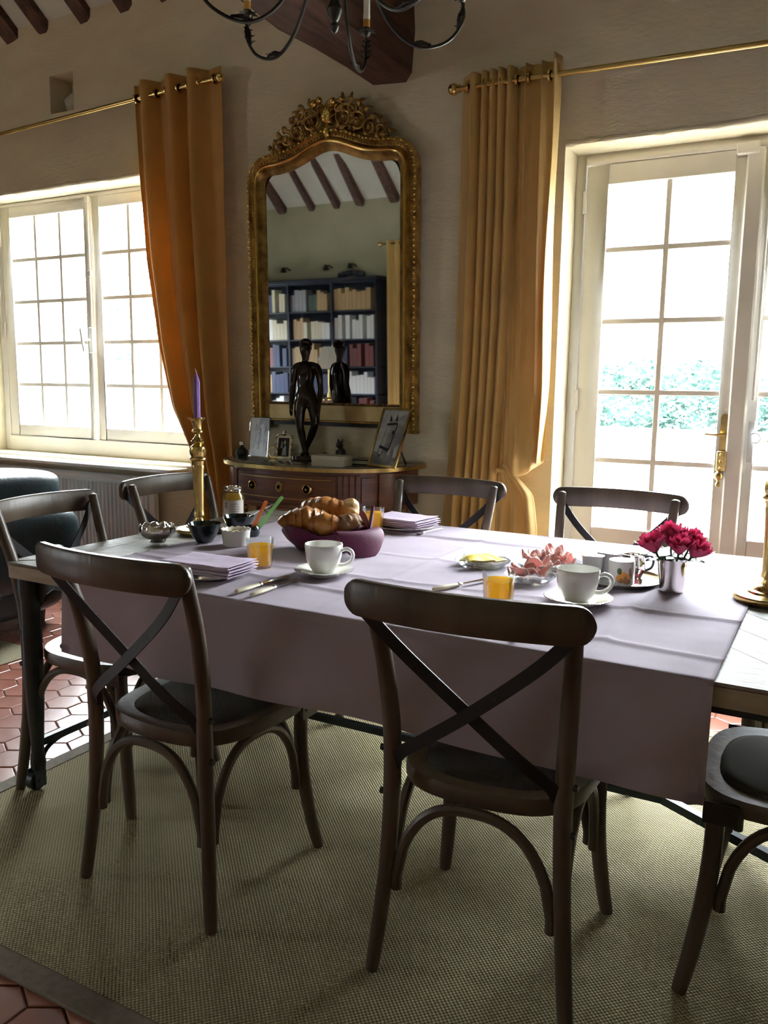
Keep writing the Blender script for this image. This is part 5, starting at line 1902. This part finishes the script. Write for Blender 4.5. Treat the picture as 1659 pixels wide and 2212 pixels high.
def cup_saucer(x, y, a, lab1, lab2, tilt=0):
    s_ = thing('saucer', lab2, 'saucer', (x, y, TS), 0, 'white saucers with beaded rims')
    MB().lathe([(0, 0), (.045, 0), (.047, .004), (.070, .012), (.085, .017), (.086, .019), (.084, .0195), (.068, .0155), (.046, .008), (.043, .006), (0, .006)], 64,
               fn=lambda r, z, a_, i: (r, z + (.0006 * cos(48 * a_) if r > .083 else 0))).obj('dish', CHINA, s_)
    bd_ = MB()
    for k in range(56):
        b = 2 * pi * k / 56
        bd_.ball((.0845 * cos(b), .0845 * sin(b), .0185), .0022, 6, 4)
    tag(bd_.obj('beaded_rim', CHINA, s_), kind='stuff')
    t = thing('coffee_cup', lab1, 'cup', (x - .004, y + .004, TS + .0068), a, 'white coffee cups')
    MB().lathe([(0, 0), (.030, 0), (.033, .003), (.034, .006), (.044, .022), (.0515, .045), (.0545, .070), (.0550, .082), (.0540, .0835), (.0525, .082), (.052, .070), (.049, .046), (.041, .024), (.030, .010), (0, .008)], 40).obj('bowl', CHINA, t)
    P = spline([(.0525, 0, .066), (.066, 0, .070), (.080, 0, .064), (.085, 0, .050), (.078, 0, .034), (.062, 0, .024), (.044, 0, .022)], 6)
    MB().tube(P, [.0058] * len(P), seg=10, flat=1.35, upv=(0, 1, 0)).obj('handle', CHINA, t)


cup_saucer(-1.282, 1.985, radians(22), 'white coffee cup in front of the bread basket', 'white saucer in front of the bread basket')
cup_saucer(-.560, 2.055, radians(20), 'white coffee cup between the nearest chair and the silver tray', 'white saucer between the nearest chair and the silver tray')


def napkin(x, y, a, w, d, label, plabel, rot_p=0.0, pr=.115):
    p = thing('plate', plabel, 'plate', (x, y, TS), 0)
    MB().lathe([(0, 0), (pr * .62, 0), (pr * .68, .004), (pr, .015), (pr * .995, .017), (pr * .66, .0075), (0, .006)], 48).obj('dish', CHINA, p)
    t = thing('folded_napkin', label, 'napkin', (x, y, TS + .0165), a)
    layers = 4
    for k in range(layers):
        rn_ = random.Random(k + int(w * 1000))
        dx, dy = rn_.uniform(-.006, .006), rn_.uniform(-.006, .006)
        z0 = .0005 + k * .0078
        def fn(u, v, sgn=1):
            return None
        # one fold: upper and lower leaf joined by a rounded edge at the near side
        prof = []
        hh = .0068
        n = 22
        for i in range(n):
            prof.append((d / 2 - d * i / (n - 1), z0 + hh))
        for i in range(1, 6):
            b = pi / 2 + pi * i / 6
            prof.append((-d / 2 + .6 * hh * cos(b), z0 + hh / 2 + hh / 2 * sin(b)))
        for i in range(n):
            prof.append((-d / 2 + d * i / (n - 1), z0))
        m_ = MB()
        nu = 26
        V_ = []
        for (py, pz) in prof:
            for i in range(nu):
                xx = -w / 2 + w * i / (nu - 1)
                wob = .0022 * noise.noise((xx * 22, py * 22, k)) + .004 * max(0, (xx / w * 2)) ** 2 * (k / layers)
                V_.append((xx + dx, py + dy + .003 * noise.noise((xx * 9, k, 7)), pz + wob))
        m_.add(V_, [(j * nu + i, j * nu + i + 1, (j + 1) * nu + i + 1, (j + 1) * nu + i) for j in range(len(prof) - 1) for i in range(nu - 1)])
        solid(m_.obj('fold', NAPKIN, t, angle=180), .001)


napkin(-1.55, 1.80, radians(3), .235, .135, 'folded lilac napkin on the plate behind the left near chair', 'white plate under the near folded napkin')
napkin(-1.445, 2.80, radians(-6), .215, .16, 'folded lilac napkin on the plate behind the bread basket', 'white plate under the far folded napkin')


def knife(label, h, tip, bw_=.0095, group=None):
    a, b = Vector(h), Vector(tip)
    L = (b - a).length
    ang = atan2((b - a).y, (b - a).x)
    t = thing('table_knife', label, 'knife', (a.x, a.y, TS + .0072), ang, group)
    hl = L * .42
    P = [(0, 0, 0), (.004, 0, 0), (hl * .5, 0, 0), (hl, 0, 0)]
    MB().tube(P, [.0045, .0078, .0088, .0065], seg=10, flat=.72).obj('handle', IVORY, t)
    MB().tube([(hl - .001, 0, 0), (hl + .004, 0, 0), (hl + .010, 0, 0), (hl + .016, 0, 0)], [.0072, .0078, .006, .004], seg=10, flat=.8).obj('ferrule', SILVER, t)
    out = [(hl + .014, -.004), (L - .03, -bw_), (L - .01, -bw_ * .75), (L, 0), (L - .012, bw_ * .62), (hl + .03, bw_ * .55), (hl + .014, .004)]
    MB().prism(out, -.0009, .0009).obj('blade', STEELM, t, smooth=False)
    return t


knife('ivory-handled knife lying by the near napkin, the left one of the pair', (-1.352, 1.672), (-1.345, 1.90))
knife('ivory-handled knife lying between the near napkin and the saucer, the right one of the pair', (-1.300, 1.668), (-1.296, 1.885))
knife('ivory-handled knife beside the cheese plate, its blade behind the juice glass', (-.925, 1.965), (-.845, 2.17))
knife('ivory-handled knife at the table edge under the nearest chair rail', (-.592, 1.672), (-.552, 1.88))
spoon('teaspoon', 'silver teaspoon at the table edge under the nearest chair rail', (-.66, 1.80, TS + .008), (-.672, 1.672, TS + .006), SILVER, SILVER, .012)
knife('ivory-handled knife at the table edge left of the nearest chair back', (-.875, 1.668), (-.862, 1.87))
spoon('tablespoon', 'silver spoon lying behind the bread basket beside the far napkin', (-1.335, 2.70, TS + .008), (-1.315, 2.86, TS + .006), SILVER, SILVER, .015)

# bread basket lined with a plum napkin
BX, BY = -1.478, 2.300
bk = thing('bread_basket', 'low wire bread basket lined with a plum napkin', 'basket', (BX, BY, TS + .002), radians(25))
m_ = MB()
for z, k in ((.004, .72), (.03, .86), (.058, 1.0)):
    m_.tube([(.135 * k * cos(a), .100 * k * sin(a), z) for a in [2 * pi * i / 40 for i in range(41)]], .0028, seg=6, caps=False)
for i in range(22):
    a = 2 * pi * i / 22
    m_.tube([(.135 * k * cos(a), .100 * k * sin(a), z) for z, k in ((.004, .72), (.03, .86), (.058, 1.0))], .002, seg=5)
m_.obj('wire_frame', IRON, bk)
ln = thing('plum_napkin', 'plum paper napkin lining the bread basket, its corners folded over the rim', 'napkin', (BX, BY, TS), radians(25))


def liner(u, v):
    a = 2 * pi * u
    c = max(0, 1 - abs(((a - radians(50)) / (pi / 2) + .5) % 1 - .5) * 2 * 1.25) ** 1.1      # one napkin corner each quarter turn
    c *= 1.0 if abs(((a - radians(50)) + pi) % (2 * pi) - pi) < .8 else .55
    r = interp([(0, 0), (.35, .098), (.55, .130), (.75, .144), (1, .150 + .018 * c)], v)
    z = interp([(0, .007), (.35, .009), (.55, .036), (.75, .056), (1, .068 + .052 * c)], v)
    cr = abs(((u * 17) % 1) * 2 - 1)
    r *= 1 + .022 * (cr - .5) * v + .03 * sin(3 * a + .6) * v
    z += .004 * sin(9 * a) * v * v
    return Vector((r * cos(a), r * .74 * sin(a), z))


o = MB().grid(liner, 102, 18, cu=True).obj('lining', PURPLE, ln, angle=25)
solid(o, .0015)
# corners: pointed flaps that fold outward; the one toward the cups hangs to the cloth
def flap(a0, wd, rise, reach, fall, name='corner'):
    def fn(u, v):
        t = (u - .5) * 2
        wv = wd * (1 - .18 * v ** 3) * (1 - .75 * max(0, v - .62) ** 1.2 * 2.0)
        aa = a0 + t * wv
        r = .140 + reach * sin(pi * .5 * min(1, v * 1.3))
        z = .066 + rise * sin(pi * min(1, v * 1.15)) - fall * v ** 1.7
        z += .012 * t * t * v
        return Vector((r * cos(aa), r * .80 * sin(aa), max(.001, z)))
    o = MB().grid(fn, 17, 20).obj(name, PURPLE, ln, angle=60)
    solid(o, .0015)


flap(radians(-46), .52, .030, .068, .074)


# upright peak at the right
def peak(u, v):
    t = (u - .5) * 2
    return Vector((.135 + .016 * v + .010 * t * t, -.012 + t * .066 * (1 - v) ** .8, .045 + .108 * v))


o = MB().grid(peak, 13, 12).obj('peak', PURPLE, ln, angle=60)
solid(o, .0015)


def loaf(name, label, cat, c, L, R, rz, m_, ridges=0, bend=0.0, tilt=0.0, lump=.08, seed=0, flat=.85, group=None):
    t = thing(name, label, cat, c, rot=(tilt, 0, rz), group=group)
    def fn(u, v):
        a = 2 * pi * u
        s_ = v * 2 - 1
        if ridges:
            prof_ = max(0, 1 - abs(s_) ** 1.7) ** .75
            stp = (abs(s_) * ridges) % 1.0
            prof_ *= .86 + .17 * (1 - stp)
        else:
            prof_ = max(0, 1 - abs(s_) ** 2.4) ** .5
        r = R * prof_ * (1 + lump * noise.noise((cos(a) * 1.6 + seed, sin(a) * 1.6, s_ * 2.5 * max(1, L / R / 2))))
        th = s_ * bend
        if abs(bend) > .01:
            q_ = L / (2 * bend)
            px, py = q_ * sin(th), q_ * (1 - cos(th))
            nx, ny = -sin(th), cos(th)
        else:
            px, py, nx, ny = s_ * L / 2, 0, 0, 1
        return Vector((px + nx * r * cos(a), py + ny * r * cos(a), r * sin(a) * flat))
    MB().grid(fn, 26, 46 if ridges else 28, cu=True).obj('crust', m_, t, angle=60)
    return t


loaf('croissant', 'glossy golden croissant on top of the bread basket', 'croissant', (-1.515, 2.350, TS + .125), .225, .052, radians(8), CRUST, 4, .75, .10, .06, 1, .85, 'croissants in the bread basket')
loaf('croissant', 'big pale-backed croissant at the left front of the bread basket', 'croissant', (-1.530, 2.262, TS + .098), .205, .052, radians(40), CRUST, 4, -.55, 0, .07, 4, .9, 'croissants in the bread basket')
loaf('bread_roll', 'crusty brown roll at the front right of the bread basket', 'bread roll', (-1.392, 2.30, TS + .090), .105, .043, radians(70), CRUSTD, 0, 0, 0, .30, 7, .85)
loaf('bread_roll', 'rough golden roll standing at the right back of the bread basket', 'bread roll', (-1.445, 2.375, TS + .108), .125, .036, radians(75), CRUSTP, 0, 0, radians(0), .28, 9, 1.0).rotation_euler = (0, radians(-62), radians(60))
loaf('croissant', 'croissant with a dark flank lying low at the front of the bread basket', 'croissant', (-1.452, 2.252, TS + .092), .165, .042, radians(12), CRUST, 3, .5, .2, .08, 12, .9, 'croissants in the bread basket')
loaf('bread_roll', 'pale round roll between the croissants in the basket', 'bread roll', (-1.575, 2.335, TS + .085), .085, .040, radians(100), CRUSTP, 0, 0, 0, .25, 15, .8)


# glass dishes of cheese and ham
def glass_dish(x, y, R, label):
    t = thing('glass_dish', label, 'dish', (x, y, TS))
    MB().lathe([(0, 0), (R * .72, 0), (R * .76, .003), (R * .93, .015), (R, .019), (R * 1.0, .0215), (R * .92, .018), (R * .72, .006), (0, .005)], 72,
               fn=lambda r, z, a, i: (r * (1 + (.022 * cos(18 * a) if r > R * .85 else .004 * cos(36 * a))), z)).obj('dish', PRESSG, t)
    bd_ = MB()
    for k in range(40):
        b = 2 * pi * k / 40
        bd_.ball((R * .97 * cos(b), R * .97 * sin(b), .020), .003, 6, 4)
    tag(bd_.obj('beaded_rim', PRESSG, t), kind='stuff')
    return t


glass_dish(-.935, 2.335, .084, 'pressed glass dish of cheese slices')
for k, (x, y, a, tz, m_, lb) in enumerate(((-.965, 2.345, 15, .0, LEMON, 'pale cheese slice at the left of the glass dish'), (-.915, 2.355, -25, .006, CHEESE, 'broad yellow cheese slice at the right of the glass dish'),
                                           (-.935, 2.310, 40, .010, CHEESE, 'yellow cheese slice at the front of the glass dish'), (-.945, 2.372, 70, .006, CHEESE, 'yellow cheese slice at the back of the glass dish'))):
    t = thing('cheese_slice', lb, 'cheese', (x, y, TS + .0085 + tz), radians(a), 'cheese slices on the glass dish')
    def fn(u, v, k=k):
        s_ = (u - .5) * 2
        return Vector(((u - .5) * .085, (v - .5) * .05, .004 + .012 * (1 - s_ * s_) * (.5 if k % 2 else 1) * v + .002 * sin(8 * u)))
    o = MB().grid(fn, 12, 8).obj('slice', m_, t, angle=60)
    solid(o, .0035, 1)


def ham(x, y, z, a, L, label, seed, group, folds=2.5, hgt=.022):
    t = thing('ham_slice', label, 'ham', (x, y, z), a, group)
    rn_ = random.Random(seed)
    ph = rn_.uniform(0, 6)
    R_ = L * .5
    def fn(u, v):
        a_ = 2 * pi * u
        r = R_ * v
        ruff = sin(folds * 2 * a_ / 1.5 * 1.0 + ph) if False else sin(round(folds * 2) * a_ + ph)
        z_ = .004 + hgt * (.25 + .75 * v) * (.50 + .50 * ruff * v) + .008 * noise.noise((cos(a_) * v * 2.2, sin(a_) * v * 2.2, seed * 3.1))
        fold = .6 if cos(a_ - ph) > 0 else 1.0                   # one half is folded back over the other
        x_ = r * cos(a_) * (.75 + .12 * ruff)
        y_ = r * sin(a_) * (.62 + .14 * sin(2 * a_ + ph))
        return Vector((x_, y_, max(.001, z_ + (.010 * v if fold < 1 else 0))))
    o = MB().grid(fn, 40, 9, cu=True).obj('slice', HAM, t, angle=180)
    solid(o, .0022, 1)
    MB().tube([fn(i / 40, 1.0) for i in range(41)], .0016, seg=6).obj('fat_edge', HAMFAT, t)


glass_dish(-.745, 2.225, .072, 'small pressed glass dish of ham near the juice glass')
for k, (x, y, z, a, L) in enumerate(((-.765, 2.205, .008, -8, .105), (-.725, 2.215, .016, 12, .10), (-.765, 2.245, .016, 28, .10), (-.735, 2.250, .030, -15, .085))):
    ham(x, y, TS + z, radians(a), L, ['folded ham slice at the front of the near glass dish', 'rolled ham slice at the right of the near glass dish', 'folded ham slice at the left of the near glass dish', 'ham slice curled on top of the near glass dish'][k], 20 + k, 'ham slices on the near glass dish', 1.5, .026)
glass_dish(-.76, 2.435, .098, 'large pressed glass dish heaped with curled ham')
for k in range(9):
    a = 2 * pi * k / 7
    r = .055 if k < 7 else .018
    ham(-.76 + r * cos(a), 2.435 + r * .9 * sin(a), TS + (.009 if k < 7 else .026), a * 1.7, .075, ['curled ham slice on the large dish, right edge', 'curled ham slice on the large dish, right back', 'curled ham slice on the large dish, back', 'curled ham slice on the large dish, left back', 'curled ham slice on the large dish, left edge', 'curled ham slice on the large dish, left front', 'curled ham slice on the large dish, right front', 'darker curled ham slice heaped on the large dish', 'small curled ham slice topping the large dish'][k], 40 + k, 'curled ham slices on the large glass dish', 2.2, .026)

# silver tray with pots
ty = thing('silver_tray', 'round silver tray carrying the yogurt pots', 'tray', (-.535, 2.365, TS))
MB().lathe([(0, 0), (.105, 0), (.118, .006), (.125, .011), (.127, .013), (.124, .014), (.116, .009), (.104, .004), (0, .004)], 56).obj('plate', SILVER, ty)


def yog(x, y, label, rz, w=.031, h=.055, fruit=False):
    t = thing('yogurt_pot', label, 'pot', (x, y, TS + .0045), rz)
    def ring(k, z):
        return [(px * k, py * k, z) for px, py in superrect(w, w, 5, 24)]
    rows = [ring(.80, 0), ring(.86, .004), ring(.98, h - .004), ring(1.06, h - .002), ring(1.06, h)]
    v = [p for r in rows for p in r]
    f = [(a * 24 + i, a * 24 + (i + 1) % 24, (a + 1) * 24 + (i + 1) % 24, (a + 1) * 24 + i) for a in range(4) for i in range(24)] + [tuple(range(23, -1, -1))]
    MB().add(v, f).obj('pot', ROSEFOIL, t, angle=50)
    MB().add(ring(1.10, h) + ring(1.10, h + .0012), [tuple(range(23, -1, -1)), tuple(range(24, 48))] + [(i, (i + 1) % 24, 24 + (i + 1) % 24, 24 + i) for i in range(24)]).obj('foil_lid', SILVER if not fruit else CHINA, t, smooth=False)
    return t


yog(-.618, 2.405, 'white yogurt pot with a flat lid at the left of the silver tray', radians(15))
yog(-.578, 2.455, 'white yogurt pot at the back of the silver tray', radians(-10), h=.058)
jar = thing('fruit_jar', 'white jar printed with orange fruit on the silver tray', 'jar', (-.512, 2.312, TS + .0045), radians(-62))
MB().lathe([(0, 0), (.032, 0), (.035, .003), (.036, .062), (.034, .068), (.0, .069)], 36).obj('pot', ROSEFOIL, jar)
pr_ = MB()
def wrap(u, z, r=.0362):
    return Vector((r * cos(u), r * sin(u), z))
for mi, blobs in ((1, [(-.25, .016, .30, .007), (.2, .014, .32, .008)]), (0, [(-.12, .028, .33, .013), (.24, .024, .26, .011), (-.45, .022, .22, .010)]), (1, [(.05, .022, .12, .006)]), (2, [(-.42, .042, .17, .009)]), (1, [(.40, .040, .10, .012), (.52, .030, .07, .010)])):
    for (u0, z0, du, dz) in blobs:
        pr_.use(mi).add([wrap(u0 + du * cos(a), z0 + dz * sin(a), .0363 + .0002 * mi) for a in [2 * pi * k / 18 for k in range(18)]] + [wrap(u0, z0, .0368 + .0002 * mi)], [(k, (k + 1) % 18, 18) for k in range(18)])
pr_.obj('fruit_print', [ORFRUIT, BRNFRUIT, GRNFRUIT], jar)
crm = thing('cream_jug', 'small silver jug with a dark curved handle behind the fruit jar', 'jug', (-.500, 2.415, TS + .0045), radians(20))
MB().lathe([(0, 0), (.022, 0), (.025, .003), (.032, .022), (.031, .045), (.027, .060), (.029, .067), (.027, .067), (.025, .060), (.029, .044), (.030, .022), (0, .005)], 32,
           fn=lambda r, z, a, i: (r * (1 + (.25 * max(0, -cos(a)) ** 6 if z > .058 else 0)), z)).obj('jug', SILVER, crm)
P = spline([(.028, 0, .060), (.045, 0, .064), (.053, 0, .050), (.048, 0, .030), (.031, 0, .020)], 6)
MB().tube(P, .0035, seg=8).obj('handle', STEELP, crm)

# silver beaker of roses
vs_ = thing('silver_beaker', 'plain silver beaker holding the magenta roses', 'vase', (-.378, 2.318, TS))
MB().lathe([(0, 0), (.029, 0), (.031, .002), (.033, .02), (.040, .078), (.0415, .088), (.0425, .090), (.0405, .0895), (.039, .078), (.032, .02), (.028, .005), (0, .004)], 40).obj('beaker', SILVER, vs_)
MB().lathe([(0, .070), (.0375, .070)], 24).obj('water', DARKGL, vs_)


def rose(c, s, d, label, seed):
    t = thing('rose', label, 'rose', c, 0, 'magenta roses in the silver beaker')
    rn_ = random.Random(seed)
    ax = Vector(d).normalized()
    rot = ax.to_track_quat('Z', 'Y').to_matrix().to_4x4()
    idx = 0
    for lay, (n, r0, r1, h, op) in enumerate(((3, .006, .011, .044, .02), (4, .010, .016, .046, .08), (5, .015, .022, .046, .22), (6, .018, .0275, .042, .50))):
        for k in range(n):
            a0 = 2 * pi * (k + .5 * lay) / n + rn_.uniform(-.15, .15)
            jit = rn_.uniform(.88, 1.1)
            curl = rn_.uniform(.7, 1.25)
            def fn(u, v):
                s_ = (u - .5) * 2
                aw = (pi / n) * 1.30 * (.35 + .65 * sin(pi * min(1, .15 + .62 * v)))
                a = a0 + s_ * aw
                r = r0 * .45 + (r1 - r0 * .45) * sin(pi / 2 * min(1, v * 1.15)) * jit
                r += op * .012 * max(0, v - .6) * 2.5 * curl
                z = h * jit * (v - .10 * v * v * v * op * 3) - .004 * abs(s_) ** 2 * v * 2 - op * .007 * max(0, v - .75) * 4
                z += .003 * sin(7 * s_ + seed + k) * v * v
                return rot @ Vector((r * cos(a), r * sin(a), z)) * s
            if lay >= 2:
                o = MB().grid(fn, 8, 8).obj('petal', ROSEP, t, angle=180)
            else:
                mbb = mb_in[0] if False else None
                o = MB().grid(fn, 7, 7).obj('petal', ROSEP, t, angle=180)
    base = Vector((-.378, 2.318, TS + .030)) - Vector(c)
    top_ = rot @ Vector((0, 0, .004))
    stem = MB().tube([top_, top_.lerp(base, .45) - ax * .006, base], [.0032, .0024, .0022], seg=7)
    stem.ball(top_ - ax * .002, .0075 * s, 10, 6)
    stem.obj('stem', LEAFM, t)
    lf_ = MB()
    for k in range(5):
        a = 2 * pi * k / 5
        def sep(u, v):
            s_ = (u - .5) * 2
            return rot @ Vector(((.004 + .020 * v) * cos(a) - s_ * .004 * (1 - v) * sin(a), (.004 + .020 * v) * sin(a) + s_ * .004 * (1 - v) * cos(a), .002 + .008 * v - .012 * v * v)) * s
        lf_.grid(sep, 3, 5)
    lf_.obj('sepals', LEAFM, t)
    for k in range(2):
        a = rn_.uniform(0, 2 * pi)
        p0 = top_.lerp(base, .28 + .12 * k)
        dd = Vector((cos(a), sin(a), .35)).normalized()
        sdv = dd.cross(Vector((0, 0, 1))).normalized()
        def lfn(u, v):
            s_ = (u - .5) * 2
            return p0 + dd * (.046 * v) + sdv * s_ * .015 * sin(pi * min(1, .06 + .94 * v)) ** .8 + Vector((0, 0, -.014 * v * v + .004 * abs(s_)))
        MB().grid(lfn, 5, 9).obj('leaf', LEAFM, t, angle=180)


rose((-.422, 2.292, TS + .110), 1.22, (-.32, -.15, .9), 'magenta rose leaning out at the left of the beaker', 1)
rose((-.392, 2.345, TS + .130), 1.18, (-.08, .05, 1), 'topmost magenta rose at the back of the beaker', 2)
rose((-.360, 2.292, TS + .112), 1.12, (.05, -.15, 1), 'magenta rose at the front centre of the beaker', 3)
rose((-.328, 2.312, TS + .104), 1.22, (.48, -.02, .85), 'magenta rose leaning out at the right of the beaker', 4)
rose((-.342, 2.350, TS + .120), 1.12, (.15, .15, 1), 'magenta rose behind the right-hand bloom', 5)
